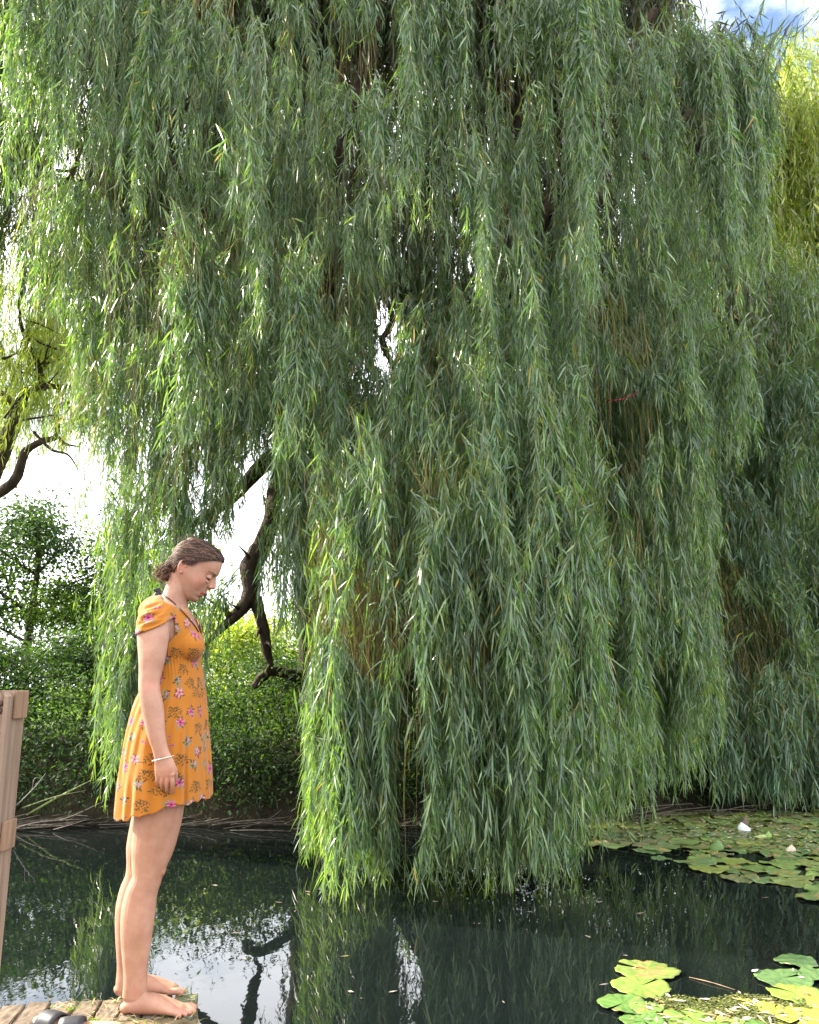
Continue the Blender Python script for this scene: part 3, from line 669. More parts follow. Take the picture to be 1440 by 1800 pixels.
# earth on top of it, a lumpy sheet set back from the bricks
nx, ny = 150, 130
s_ = np.linspace(0, 5.5, nx)[:, None]; t_ = (np.linspace(0, 1, ny) ** 1.5 * 3.0)[None]
PX = cA[0] + fdir[0] * s_ + edir[0] * (.05 + t_) ; PY = cA[1] + fdir[1] * s_ + edir[1] * (.05 + t_)
hz = np.zeros_like(PX)
for q in range(14):
    a_ = rng.uniform(0, 6.28); f_ = rng.uniform(8, 60); hz += .0022 * np.sin(f_ * (PX * math.cos(a_) + PY * math.sin(a_)) + a_)
hz += rng.normal(0, .0016, PX.shape)
edge = np.clip(s_ / .06, 0, 1) * np.clip((t_ - .10) / .05, 0, 1)
fx = np.exp(-(((PX + 1.05) / .38) ** 2 + ((PY - 3.0) / .28) ** 2))
PZz = PZ - .012 * (1 - edge) + np.minimum(hz, .006) * (1 - fx) - .002
i = np.arange(nx - 1)[:, None] * ny; j = np.arange(ny - 1)[None]
F = np.stack([i + j, i + ny + j, i + ny + j + 1, i + j + 1], -1).reshape(-1, 4)[:, ::-1]
g = Geo(); g.add(np.stack([PX, PY, PZz], -1).reshape(-1, 3), [F], (.20, .155, .10)); tag(build('bank_soil', g, M_earth), kind='structure')
# bricks on edge along the water, one object each
k = 0
pos = .004
brk = ['mossy brick at the very corner of the edging, beside the toes', 'dirt covered brick under the toes in the edging row', 'buff brick under the feet in the edging row', 'dirt covered brick beneath the heels in the edging row', 'brown brick just left of the heels in the edging row',
       'grey brown brick with a wide joint, behind the tan footbed of the sandal', 'worn brown brick directly behind the black sandal strap', 'flat brown brick left of the black sandal', 'chipped brown brick in the row, midway between post and sandal', 'lichen stained brick close to the left edge of the picture', 'leftmost edging brick, half cut by the picture edge']
while pos < 1.25:
    wb = .083 + rng.uniform(-.006, .007)
    c = cA + fdir * (pos + wb / 2) + edir * (.105 + rng.normal(0, .004)); ang = math.atan2(fdir[1], fdir[0]) + rng.normal(0, .012)
    g = Geo(); colr = np.array((.17, .135, .10)) * rng.uniform(.7, 1.15)
    if k == 0: colr = np.array((.13, .14, .085))
    bm = bmesh.new(); bmesh.ops.create_cube(bm, size=1)
    for v in bm.verts: v.co = Vector((v.co.x * (wb - .008), v.co.y * .21, v.co.z * .072))
    bmesh.ops.bevel(bm, geom=list(bm.edges), offset=.006, segments=2, profile=.5, affect='EDGES')
    bmesh.ops.subdivide_edges(bm, edges=list(bm.edges), cuts=3, use_grid_fill=True)
    V = np.array([v.co[:] for v in bm.verts]); V += rng.normal(0, .0011, V.shape)
    Fs = [[v.index for v in f.verts] for f in bm.faces]; bm.free()
    V = V @ rotz(ang).T + np.array((c[0], c[1], PZ - .036 + (.001 if k < 5 else rng.normal(0, .002))))
    g.add(V, [[f for f in Fs if len(f) == n_] for n_ in (3, 4)], colr, 0, False)
    tag(build('brick', g, M_stone), brk[min(k, len(brk) - 1)], 'brick', 'bricks edging the bank')
    pos += wb; k += 1
    if k >= len(brk): break
# straw, grass blades and moss about the feet
g = Geo()
for k in range(420):
    if rng.random() < .5: p = cA + fdir * rng.uniform(.0, .5) + edir * rng.uniform(.0, .30)
    else: p = cA + fdir * rng.uniform(.15, 1.6) + edir * rng.uniform(.2, .75)
    a = rng.uniform(0, 6.28); l = rng.uniform(.015, .055)
    p = p + (0, 0, .004); e = p + np.array((math.cos(a) * l, math.sin(a) * l, rng.uniform(.0, .012)))
    gc = np.array((.14, .17, .05)) if rng.random() < .45 else np.array((.42, .33, .19))
    w_ = np.array((-math.sin(a), math.cos(a), 0)) * rng.uniform(.001, .0025); md = (p + e) / 2 + (0, 0, .004)
    g.add([p - w_, p + w_, md + w_, md - w_, e], [[[0, 1, 2, 3]], [[3, 2, 4]]], gc * rng.uniform(.6, 1.2))
tag(build('dry_grass', g, M_leaf2), 'straw and moss scraps scattered over the brick edging', 'dry grass', kind='stuff')
for (px, py, lb) in [(127, 1776, 'small green grass blade tuft between bricks behind the sandal'), (330, 1778, 'matted green grass tuft beside the near toes'), (325, 1746, 'green grass tuft at the far corner past the toes'), (167, 1797, 'pale green sprout beside the sandal')]:
    c = atz(px, py, PZ); g = Geo()
    for q in range(16):
        a = rng.uniform(0, 6.28); l = rng.uniform(.02, .05); p = c + (rng.normal(0, .008), rng.normal(0, .008), 0); e = p + np.array((math.cos(a) * l * .9, math.sin(a) * l * .6, l * rng.uniform(.15, .5))); w_ = np.array((.0018, 0, 0)); md = p * .5 + e * .5 + (0, 0, .006)
        g.add([p - w_, p + w_, md + w_, md - w_, e], [[[0, 1, 2, 3]], [[3, 2, 4]]], np.array((.15, .21, .05)) * rng.uniform(.5, 1.2))
    tag(build('grass_tuft', g, M_leaf2), lb, 'grass', 'grass tufts on the brick edging')

# ---- wooden post of the gate at the left edge
M_wood = mat('weathered_wood', (1, 1, 1), .85, .15, noise=((60, 60, 3), (.62, .58, .55), (1.25, 1.22, 1.18), 8), bump=((110, 110, 3), .6, .006))
WOODC = np.array((.24, .175, .13))
Yp = 2.30; xr = at(42, 1235, Yp + .09)[0]; ztop = at(20, 1214, Yp)[2]
post = thing('wooden_post', (xr - .07, Yp + .05, PZ), 'weathered grey brown wooden post with rusty bolts at the left edge', 'post')
g = Geo()
def prism(outline, z0, z1, ch=.012, top_h=.016, col=WOODC):
    n = len(outline); O = np.array(outline, float); c = O.mean(0); I = c + (O - c) * (1 - ch / .05)
    zs = [(O, z0)] + [(O, z0 + (z1 - top_h - z0) * q / 6) for q in range(1, 7)] + [(I, z1)]
    V = np.concatenate([np.column_stack([o_, np.full(n, z_)]) for o_, z_ in zs])
    F = [[n * q + j, n * q + (j + 1) % n, n * q + n + (j + 1) % n, n * q + n + j] for q in range(len(zs) - 1) for j in range(n)]
    cc = V[-n:].mean(0); b0 = len(V); V = np.vstack([V, cc])
    g.add(V, [F, [[b0 - n + j, b0 - n + (j + 1) % n, b0] for j in range(n)]], col, 0, False)
x0, x1 = xr - .135, xr; y0, y1 = Yp, Yp + .10
gr = .010
prism([(x0, y0), (x0 + .030, y0), (x0 + .036, y0 + gr), (x0 + .052, y0 + gr), (x0 + .058, y0), (x1 - .040, y0), (x1 - .034, y0 + gr), (x1 - .020, y0 + gr), (x1 - .014, y0), (x1 - .004, y0 + .004), (x1, y0 + .014), (x1, y1), (x0, y1)], PZ - .05, ztop)
build('post', g, M_wood, post)
def rail(pz_px, x_off):
    za, zb = at(50, pz_px[0], Yp + .1)[2], at(50, pz_px[1], Yp + .1)[2]
    g = Geo(); box(g, (x1 + .0060 + x_off, Yp + .06, (za + zb) / 2), (.010, .07, za - zb), None, .003, WOODC * (1.05, .95, .85)); return g
build('rail_end', rail((1214, 1262), 0), M_wood, post); build('rail_end', rail((1437, 1488), 0), M_wood, post)
M_rust = mat('rusty_iron', (.10, .055, .04), .7, .4, attr=False)
for (px, py) in [(5, 1250), (36, 1237), (12, 1472), (-18, 1500)]:
    p = at(px, py, Yp + gr); xg = p[0]
    xg = min((x0 + .044, x1 - .027), key=lambda q: abs(q - xg))
    g = Geo(); sweep(g, [(xg, Yp + gr + .004, p[2]), (xg, Yp + gr - .002, p[2]), (xg, Yp + gr - .007, p[2])], [.0088, .0085, .006], None, 12, None, (0, 0, 1)); build('bolt', g, M_rust, post)

# ---- the sandals
M_blk = mat('black_leather', (.022, .022, .026), .5, .4, attr=False, bump=((150, 150, 150), .2, .002))
M_tan = mat('tan_cork', (.48, .30, .17), .8, .2, attr=False)
def sandal(c, ang, lb):
    root = thing('sandal', c, lb, 'sandal', 'pair of sandals'); Rm = rotz(ang)
    def outline(s_): return np.array([(.035 * s_ * math.sin(t) * (1 + .18 * math.cos(t)), .12 * s_ * math.cos(t)) for t in np.linspace(0, 2 * np.pi, 28, endpoint=False)])
    def slab(z0, z1, s_, m_, nm):
        g = Geo(); O = outline(s_); n = len(O); I = outline(s_ * .97)
        V = np.concatenate([np.column_stack([O, np.full(n, z0)]), np.column_stack([O, np.full(n, z1 - .002)]), np.column_stack([I, np.full(n, z1)])]); V = np.vstack([V, [0, 0, z1 - .0015]])
        F = [[n * q + j, n * q + (j + 1) % n, n * q + n + (j + 1) % n, n * q + n + j] for q in range(2) for j in range(n)]
        g.add(V @ Rm.T + c, [F, [[2 * n + j, 2 * n + (j + 1) % n, 3 * n] for j in range(n)]]); build(nm, g, m_, root)
    slab(.0, .016, 1.0, M_blk, 'sole'); slab(.0155, .022, .95, M_tan, 'footbed')
    for (yc, wd, hh) in [(.035, .075, .050)]:
        g = Geo(); V = []
        for q in range(17):
            t = math.pi * q / 16
            for s2, dz in ((-.5, 0), (-.25, .003), (.25, .003), (.5, 0)): V.append((-.040 * math.cos(t), yc + s2 * wd, .006 + hh * math.sin(t) ** .8 * .8 + dz))
            for s2, dz in ((.5, -.003), (-.5, -.003)): V.append((-.040 * math.cos(t) * .94, yc + s2 * wd, .006 + hh * math.sin(t) ** .8 * .8 + dz))
        V = np.array(V); F = [[6 * q + j, 6 * q + (j + 1) % 6, 6 * q + 6 + (j + 1) % 6, 6 * q + 6 + j] for q in range(16) for j in range(6)]
        g.add(V @ Rm.T + c, [F]); build('strap', g, M_blk, root)
sandal(atz(104, 1813, PZ) + (0, 0, .003), R(62), 'black strapped sandal lying on the bricks behind the woman, its wide strap arched up')
sandal(atz(146, 1818, PZ) + (0, 0, .003), R(100), 'sandal with the bare tan footbed showing, lying against the first one')

# ================================================================ WATER LILIES
M_pad = mat('lily_pad', (1, 1, 1), .38, .5, noise=((22, 22, 22), (.72, .75, .7), (1.25, 1.2, 1.1), 6), bump=((26, 26, 26), .25, .01))
def pad_mesh(rad, col, brown=.0, seed=0, wav=.006):
    rg = np.random.default_rng(seed); nr, na = 11, 92; notch = R(rg.uniform(2, 8)); V = []; Cc = []
    ph = rg.uniform(0, 6.28, 4); bs = [(rg.uniform(.2, .95), rg.uniform(.2, 6), rg.uniform(.12, .35)) for _ in range(int(1 + brown * 6))]
    for top in (0, 1):
        for q in range(nr):
            r = (q / (nr - 1))
            for k in range(na):
                t = notch + (2 * math.pi - 2 * notch) * k / (na - 1)
                rr = rad * r * (1 + .012 * math.sin(3 * t + ph[0]) + .022 * math.sin(7 * t + ph[1]) + .012 * math.sin(19 * t + ph[3]) + .008 * math.sin(37 * t))
                rr *= 1 - .07 * math.exp(-((min(k, na - 1 - k)) / 3.2)) * r
                z = .006 + wav * r * r * (math.sin(2 * t + ph[2]) + .6 * math.sin(5 * t + ph[1])) + .002 * math.cos(13 * t) * r
                V.append((rr * math.cos(t), rr * math.sin(t), z - (.0018 if top else 0)))
                c = np.array(col) * (1 + .28 * max(0, math.cos(13 * t)) ** 12 * (.15 < r < .95)) * (1 + .08 * math.sin(9 * r + ph[0]) * math.sin(4 * t + ph[1]))
                for br, bt, bw in bs:
                    d_ = math.hypot(r * math.cos(t) - br * math.cos(bt), r * math.sin(t) - br * math.sin(bt)) / bw
                    if brown and d_ < 1: f = min(1, (1 - d_) * 2.5) * min(1, brown); c = c * (1 - f) + np.array((.30, .17, .07)) * f
                if r > .97: c = c * (1.1, .95, .7)
                Cc.append(c)
    V = np.array(V); F = []
    for q in range(nr - 1):
        for k in range(na - 1):
            a = q * na + k; F.append([a, a + na, a + na + 1, a + 1]); b0 = nr * na; F.append([b0 + a, b0 + a + 1, b0 + a + na + 1, b0 + a + na])
    for k in range(na - 1):
        a = (nr - 1) * na + k; b0 = nr * na + a; F.append([a, b0, b0 + 1, a + 1])
    return V, F, Cc
def pad(px, py, hwpx, col, lb, brown=0., rot=0., seed=0, grp='near lily pads', z=0.0, tilt=(0, 0), wav=.006, cat='lily pad'):
    c = atz(px, py, z); t = c[1] * cp + (z - CAM_Z) * sp; rad = hwpx / 1440 * t
    V, F, Cc = pad_mesh(rad, col, brown, seed, wav); g = Geo(); g.add(V, [F], Cc)
    o = build('lily_pad', g, M_pad); o.location = c; o.rotation_euler = (tilt[0], tilt[1], rot); tag(o, lb, cat, grp); return o
GRN, YGR, DGR = (.09, .17, .045), (.14, .19, .05), (.08, .145, .055)
near = [(1137, 1706, 56, YGR, 'ragged yellow-green lily pad with brown blotches, farthest of the near left cluster', .9, 2.6), (1126, 1735, 51, (.15, .23, .05), 'bright round lily pad just below the blotched one', .25, .6), (1095, 1766, 45, GRN, 'lily pad at the left end of the near cluster', .25, 3.9),
        (1137, 1772, 30, (.12, .2, .05), 'small darker lily pad right of the leftmost one', .5, 1.2), (1129, 1796, 40, GRN, 'lily pad cut by the lower edge, below the leftmost one', .15, 5.0), (1222, 1797, 56, (.14, .235, .05), 'wide green lily pad at the bottom edge beside floating willow leaves', .1, 1.9),
        (1399, 1691, 36, DGR, 'farthest large lily pad of the right group, with one orange fleck', .12, 3.3), (1440, 1716, 36, DGR, 'lily pad cut by the right edge, just behind the long dark one', .1, 4.4), (1378, 1721, 49, DGR, 'long dark green lily pad with a white petal at its tip', .08, .3),
        (1398, 1748, 47, (.17, .25, .05), 'large lily pad with a rusty streak in the right group', .55, 2.2), (1362, 1776, 27, (.24, .31, .05), 'pale yellow-green lily pad lying on the duckweed', .1, 1.0), (1412, 1790, 48, (.24, .27, .05), 'bright yellow lily pad at the lower right corner', .12, 4.0),
        (1324, 1765, 22, (.36, .36, .06), 'small yellow lily pad sunk among floating leaves', .3, 3.0), (1285, 1797, 24, (.18, .25, .06), 'small lily pad on the bottom edge left of the yellow ones', .4, 2.0), (1455, 1768, 34, (.28, .33, .05), 'yellowing lily pad cut off by the right edge above the corner', .2, 1.4), (1350, 1815, 50, GRN, 'lily pad mostly below the lower edge of the picture', .1, .3)]
for q, (px, py, hw, col, lb, br, ro) in enumerate(near):
    pad(px, py, hw, np.array(col), lb, br, ro, q + 5, z=.002 + .0016 * (q % 4), tilt=(rng.normal(0, .012), rng.normal(0, .012)))
# far raft: individual pads, five shared meshes
protos = []
for q in range(7):
    V, F, Cc = pad_mesh(.15, np.array([(.10, .165, .05), (.13, .20, .055), (.09, .15, .05), (.15, .19, .06), (.11, .18, .07), (.17, .21, .05), (.12, .14, .06)][q]), .25 if q % 2 else .6, 60 + q, .010)
    g = Geo(); g.add(V, [F], Cc); o = build('lily_pad', g, M_pad); protos.append(o)
tag(pad(1140, 1496, 28, np.array(DGR), 'solitary lily pad under the trailing willow tips, nearest the open water on the left', .1, 1.0, 90, 'far lily pads')); tag(pad(1163, 1510, 18, np.array(DGR), 'small lone lily pad in dark water right of the trailing tips', .1, 2.0, 91, 'far lily pads'))
spots = []; tries = 0
while len(spots) < 165 and tries < 12000:
    tries += 1
    px = rng.uniform(1040, 1560); py = 1430 + 160 * rng.random() ** 1.35
    lo = np.interp(px, [1040, 1130, 1200, 1260, 1330, 1440, 1560], [1492, 1490, 1505, 1530, 1540, 1560, 1600])
    if py > lo - 3: continue
    if 1300 < px < 1440 and 1508 < py < 1520 and rng.random() < .8: continue
    p = atz(px, py); r = rng.uniform(.08, .19)
    if any(np.hypot(p[0] - q[0], p[1] - q[1]) < (r + q[2]) * .62 for q in spots): continue
    spots.append((p[0], p[1], r))
for (px, py, r) in [(1222, 1516, .17), (1245, 1528, .16), (1300, 1545, .14), (1430, 1580, .12), (1445, 1567, .12), (1300, 1533, .14), (1392, 1552, .15), (1340, 1548, .13)]:
    p = atz(px, py); spots.append((p[0], p[1], r))
for q, (x, y, r) in enumerate(spots):
    o = protos[q % 7] if q < 7 else protos[q % 7].copy()
    if q >= 7: sc.collection.objects.link(o)
    o.location = (x, y, .002 + .0022 * (q % 5)); o.rotation_euler = (rng.normal(0, .02), rng.normal(0, .02), rng.uniform(0, 6.28)); s_ = r / .15; o.scale = (s_, s_, 1)
    tag(o, 'lily pad among the many crowded pads of the far raft below the right willow', 'lily pad', 'lily pads of the far raft')
# duckweed and algae between the pads
g = Geo()
def specks(n, fx, r0, r1, cols):
    P = np.array([fx() for _ in range(n)]); k = 6
    th = np.linspace(0, 2 * np.pi, k, endpoint=False)[None] + rng.uniform(0, 6, (n, 1)); r = rng.uniform(r0, r1, (n, 1)) * rng.uniform(.7, 1.2, (n, k))
    V = np.stack([P[:, :1] + r * np.cos(th), P[:, 1:2] + r * np.sin(th), np.repeat(rng.uniform(.003, .009, (n, 1)), k, 1)], -1).reshape(-1, 3)
    i_ = np.arange(n)[:, None] * k
    c = cols[rng.integers(0, len(cols), n)] * rng.uniform(.6, 1.3, (n, 1))
    g.add(V, [np.concatenate([i_ + [[0, 1, 2, 3]], i_ + [[0, 3, 4, 5]]])], np.repeat(c, k, 0), 0, False)
def f_far():
    while True:
        px = rng.uniform(1030, 1500); py = rng.uniform(1430, 1520)
        if py < np.interp(px, [1040, 1130, 1200, 1300, 1500], [1488, 1484, 1492, 1500, 1512]) - rng.exponential(6): return atz(px, py)[:2]
def f_near():
    while True:
        px = rng.uniform(1150, 1460); py = rng.uniform(1745, 1815)
        if py > np.interp(px, [1150, 1200, 1240, 1300, 1440], [1752, 1750, 1758, 1746, 1760]) + rng.exponential(3): return atz(px, py)[:2]
CW = np.array([(.11, .17, .035), (.14, .20, .04), (.09, .13, .04), (.19, .19, .06)])
specks(26000, f_far, .006, .022, CW); specks(9000, f_near, .002, .007, np.array([(.09, .115, .04), (.12, .15, .045), (.075, .085, .035), (.20, .20, .06)]))
tag(build('duckweed', g, M_pad), 'green duckweed and algae scum filling the water between lily pads', 'duckweed', kind='stuff')
# fallen willow leaves on pads and scum
def fallen(n, f, z, cols, l0, l1):
    P = np.array([f() for _ in range(n)]); P = np.column_stack([P, z + rng.uniform(0, .006, n)])
    a = rng.uniform(0, 6.28, n); D = np.column_stack([np.cos(a), np.sin(a), rng.normal(.03, .05, n)])
    leaves(g, P, D, rng.uniform(l0, l1, n), rng.uniform(.008, .015, n), rng.uniform(0, .12, n), cols[rng.integers(0, len(cols), n)] * rng.uniform(.6, 1.1, (n, 1)), np.tile((0, 0, 1.), (n, 1)))
PALE = np.array([(.55, .45, .36), (.50, .36, .27), (.62, .55, .45), (.35, .22, .12), (.55, .45, .18)])
g = Geo(); fallen(75, f_near, .012, PALE, .035, .095); fallen(620, f_far, .026, PALE, .03, .085)
def f_pads(): q = near[rng.integers(0, len(near))]; return atz(q[0] + rng.normal(0, q[2] * .4), q[1] + rng.normal(0, 6))[:2]
fallen(34, f_pads, .018, PALE, .03, .06)
def f_open():
    while True:
        px = rng.uniform(350, 1440); py = rng.uniform(1480, 1800)
        if rng.random() < .25 or abs(py - 1600) < 60: return atz(px, py)[:2]
fallen(36, f_open, .0015, PALE * .45, .02, .07)
tag(build('fallen_leaves', g, mat('dry_leaf', (1, 1, 1), .7, .3)), 'pale dry willow leaves fallen on the lily pads, scum and open water', 'fallen leaves', kind='stuff')
M_dl = mat('petal', (1, 1, 1), .6, .3)
g = Geo(); p = atz(1322, 1712); leaves(g, np.array([p + (0, 0, .012)]), np.array([(1., .5, .1)]), np.array([.06]), np.array([.026]), np.array([.05]), np.array([(.8, .74, .76)]), np.array([(0, 0, 1.)]))
tag(build('petal', g, M_dl), 'single pinkish white petal floating at the tip of the long dark lily pad', 'petal')
# curled things that stand up out of the far raft
def curl(name, px, py, w_, h_, col, lb, cat, lean=.3):
    c = atz(px, py, .01); g = Geo(); V = []; n, k = 9, 9
    for q in range(n):
        u = q / (n - 1); ww = w_ * math.sin(math.pi * min(.97, .25 + .72 * u)) ** .9 * (1.02 - u * .6)
        for j in range(k):
            t = (j / (k - 1) - .5) * 2.3
            V.append((ww * math.sin(t) + lean * h_ * u, ww * .8 * (1 - math.cos(t)) + .25 * h_ * u * u, h_ * u))
    F = [[q * k + j, q * k + j + 1, q * k + k + j + 1, q * k + k + j] for q in range(n - 1) for j in range(k - 1)]
    g.add(np.array(V) + c, [F], col); o = build(name, g, M_dl); tag(o, lb, cat)
    md = o.modifiers.new('thick', 'SOLIDIFY'); md.thickness = .003; return o
curl('curled_leaf', 1312, 1462, .085, .085, (.72, .74, .74), 'folded white leaf standing up in the far lily raft', 'leaf', -.4)
curl('curled_leaf', 1309, 1458, .06, .13, (.12, .085, .065), 'brown curled dead leaf rising behind the folded white one', 'leaf', .25)
curl('curled_leaf', 1337, 1474, .09, .035, (.35, .42, .16), 'pale green rolled lily leaf right of the white one', 'leaf', 1.0)
curl('curled_leaf', 1352, 1473, .05, .06, (.22, .34, .08), 'light green upright lily leaf tip in the far raft', 'leaf', .1)
curl('curled_leaf', 1262, 1496, .09, .09, (.12, .20, .06), 'dark green lily leaf folded upward near the raft edge', 'leaf', .2)
curl('curled_leaf', 1392, 1498, .06, .06, (.55, .45, .33), 'buff curled dead leaf on the right part of the far raft', 'leaf', .2)
g = Geo(); p, q = atz(1212, 1718, .004), atz(1292, 1740, .004); sweep(g, [p, (p + q) / 2 + (0, 0, .004), q], [.0018, .002, .0012], None, 5, 8, (0, 0, 1), True, (.30, .20, .13)); tag(build('stalk', g, M_dry), 'thin brown stalk floating on the dark water between the lily clusters', 'stalk')
# small root mass under the right fringe
g = Geo()
for k in range(70):
    p = atz(rng.uniform(1045, 1110), rng.uniform(1432, 1446), rng.uniform(0, .05)); a = rng.uniform(0, 6.28); l = rng.uniform(.05, .2); e = p + np.array((math.cos(a) * l, math.sin(a) * l * .5, rng.uniform(-.02, .08)))
    sweep(g, [p, (p + e) / 2 + rng.normal(0, .02, 3), e], [.006, .005, .003], None, 5, 7, (0, .3, 1), True, np.array((.07, .045, .038)) * rng.uniform(.6, 1.5))
tag(build('root_clump', g, M_dry), 'reddish brown clump of roots at the waterline under the right fringe of the willow', 'roots', kind='stuff')
# red ribbon caught high in the leaves
g = Geo(); V = []; pts = smooth_path([at(1064, 703, 7.05), at(1078, 704, 7.0), at(1092, 702, 7.0), at(1104, 698, 7.0), at(1114, 694, 7.0), at(1121, 688, 7.0)], 40)
for q, p in enumerate(pts):
    tw = q * .75; r = .008; V += [p + (0, r * math.cos(tw), r * math.sin(tw)), p - (0, r * math.cos(tw), r * math.sin(tw))]
g.add(V, [[[2 * q, 2 * q + 1, 2 * q + 3, 2 * q + 2] for q in range(39)]], (.22, .015, .03)); o = build('ribbon', g, M_dl); tag(o, 'short crimson ribbon twisted round willow twigs, right of centre', 'ribbon'); md = o.modifiers.new('thick', 'SOLIDIFY'); md.thickness = .0015

# ================================================================ THE WOMAN
TH = R(31)
def mpp(Y, py): cy = (900 - py) / 1440; return Y / (cp - cy * sp) / 1440      # metres per photo pixel there
def voxel(g, size, smooth_n=4, fac=.5):
    """fuse everything collected in g into one continuous skin"""
    o = build('tmp', g, M_bark); md = o.modifiers.new('r', 'REMESH'); md.mode = 'VOXEL'; md.voxel_size = size; md.use_smooth_shade = True
    sm = o.modifiers.new('s', 'SMOOTH'); sm.factor = fac; sm.iterations = smooth_n
    dg = bpy.context.evaluated_depsgraph_get(); me = bpy.data.meshes.new_from_object(o.evaluated_get(dg))
    V = np.empty(len(me.vertices) * 3, np.float32); me.vertices.foreach_get('co', V)
    F = np.empty(len(me.polygons) * 4, np.int32); me.loops.foreach_get('vertex_index', F)
    bpy.data.objects.remove(o); bpy.data.meshes.remove(me)
    return V.reshape(-1, 3).astype(float), F.reshape(-1, 4)
def column(g, rows, n=28, seg=None, **k):
    """rows: px centre, py, half width px, lateral half (m), Y"""
    P = [at(r[0], r[1], r[4]) for r in rows]; a = [r[2] * mpp(r[4], r[1]) for r in rows]; b_ = [r[3] for r in rows]
    sweep(g, P, a, b_, n, seg or len(rows) * 8, (0, 1, 0), **k)
YN, YF, YC = 3.02, 3.19, 3.10           # near side, far side, centre plane
# ---- head, in its own frame (forward f, lateral y, up u)
HC = at(338, 1003, YC)
Rh = np.array([[math.cos(TH), 0, math.sin(TH)], [0, 1, 0], [-math.sin(TH), 0, math.cos(TH)]])
def h2w(P): return np.atleast_2d(P) @ Rh.T + HC
def w2h(P): return (np.atleast_2d(P) - HC) @ Rh
UL = [.112, .109, .100, .088, .075, .060, .045, .028, .012, -.005, -.02, -.035, -.045, -.054, -.064, -.075, -.086, -.094, -.099]
FF = [.025, .042, .062, .078, .086, .0905, .0935, .091, .088, .086, .0865, .0895, .0905, .086, .0865, .081, .0835, .075, .062]
FB = [-.015, -.036, -.060, -.076, -.085, -.090, -.091, -.0905, -.087, -.081, -.073, -.058, -.046, -.034, -.020, -.004, .012, .026, .040]
FW = [.012, .028, .045, .057, .065, .070, .073, .0735, .074, .073, .0715, .067, .0625, .058, .0535, .047, .038, .028, .016]
def skull(nu=70, nt=72, off=0.):
    u = np.linspace(UL[0], UL[-1], nu); f1 = np.interp(u, UL[::-1], FF[::-1]); f0 = np.interp(u, UL[::-1], FB[::-1]); wd = np.interp(u, UL[::-1], FW[::-1])
    k = np.array([1, 4, 6, 4, 1]) / 16.
    sm_ = lambda q: np.concatenate([q[:2], np.convolve(q, k, 'valid'), q[-2:]])
    for _ in range(2): f1, f0, wd = sm_(f1), sm_(f0), sm_(wd)
    t = np.linspace(0, 2 * np.pi, nt, endpoint=False)
    c = f0 + (f1 - f0) * .45; ct, st_ = np.cos(t), np.sin(t)
    a = np.where(ct[None] > 0, (f1 - c)[:, None], (c - f0)[:, None])
    low = np.clip((.02 - u) / .1, 0, 1)[:, None]
    X = c[:, None] + (a + off) * np.sign(ct) * np.abs(ct) ** np.where(ct > 0, .84, 1.)[None]
    Yy = (wd[:, None] + off) * np.sign(st_) * np.abs(st_) ** (1 + .25 * low * (ct[None] > 0))
    Z = np.repeat(u[:, None], nt, 1) + off * 1.1 * (u[:, None] > .09)
    P = np.stack([X, Yy, Z], -1).reshape(-1, 3)
    if off == 0:
        def dent(c_, r, am, dirv):
            d2 = (((P - np.array(c_)) / np.array(r)) ** 2).sum(1); P[:] += np.exp(-d2)[:, None] * am * np.array(dirv)
        for s in (-1, 1):
            dent((.085, s * .030, .011), (.03, .016, .012), -.0100, (1, -.2 * s, 0)); dent((.07, s * .045, -.012), (.03, .02, .02), .005, (1, s, 0))
            dent((.09, s * .026, .032), (.03, .022, .008), .0035, (1, 0, 0)); dent((.04, s * .068, .035), (.03, .02, .03), -.003, (0, s, 0)); dent((.075, s * .033, -.045), (.03, .012, .02), -.003, (1, s, 0))
        dent((.09, 0, -.071), (.03, .025, .006), -.004, (1, 0, 0)); dent((.088, 0, -.088), (.03, .016, .012), .003, (1, 0, 0))
    i = np.arange(nu - 1)[:, None] * nt; j = np.arange(nt)[None]; j2 = (j + 1) % nt
    F = [np.stack([i + j, i + nt + j, i + nt + j2, i + j2], -1).reshape(-1, 4)]
    F.append([[0, q, q + 1] for q in range(1, nt - 1)]); b0 = (nu - 1) * nt; F.append([[b0, b0 + q + 1, b0 + q] for q in range(1, nt - 1)])
    return P, F
g = Geo(); P, F = skull(); g.add(h2w(P), F)
def hs(pts, a, b_=None, n=10, seg=16): sweep(g, h2w(pts), a, b_, n, seg, (0, 1, 0))
hs([(.087, 0, .026), (.0955, 0, .012), (.1030, 0, -.002), (.1075, 0, -.0105)], [.006, .0060, .0068, .0080], [.0062, .0062, .0072, .0080])
hs([(.080, 0, .022), (.084, 0, .006), (.088, 0, -.006), (.091, 0, -.014)], [.010, .012, .013, .012], [.010, .0115, .0135, .0150])
hs([(.1000, 0, -.014), (.097, 0, -.022), (.0905, 0, -.031)], [.0085, .006, .005], [.0085, .005, .006], seg=8)
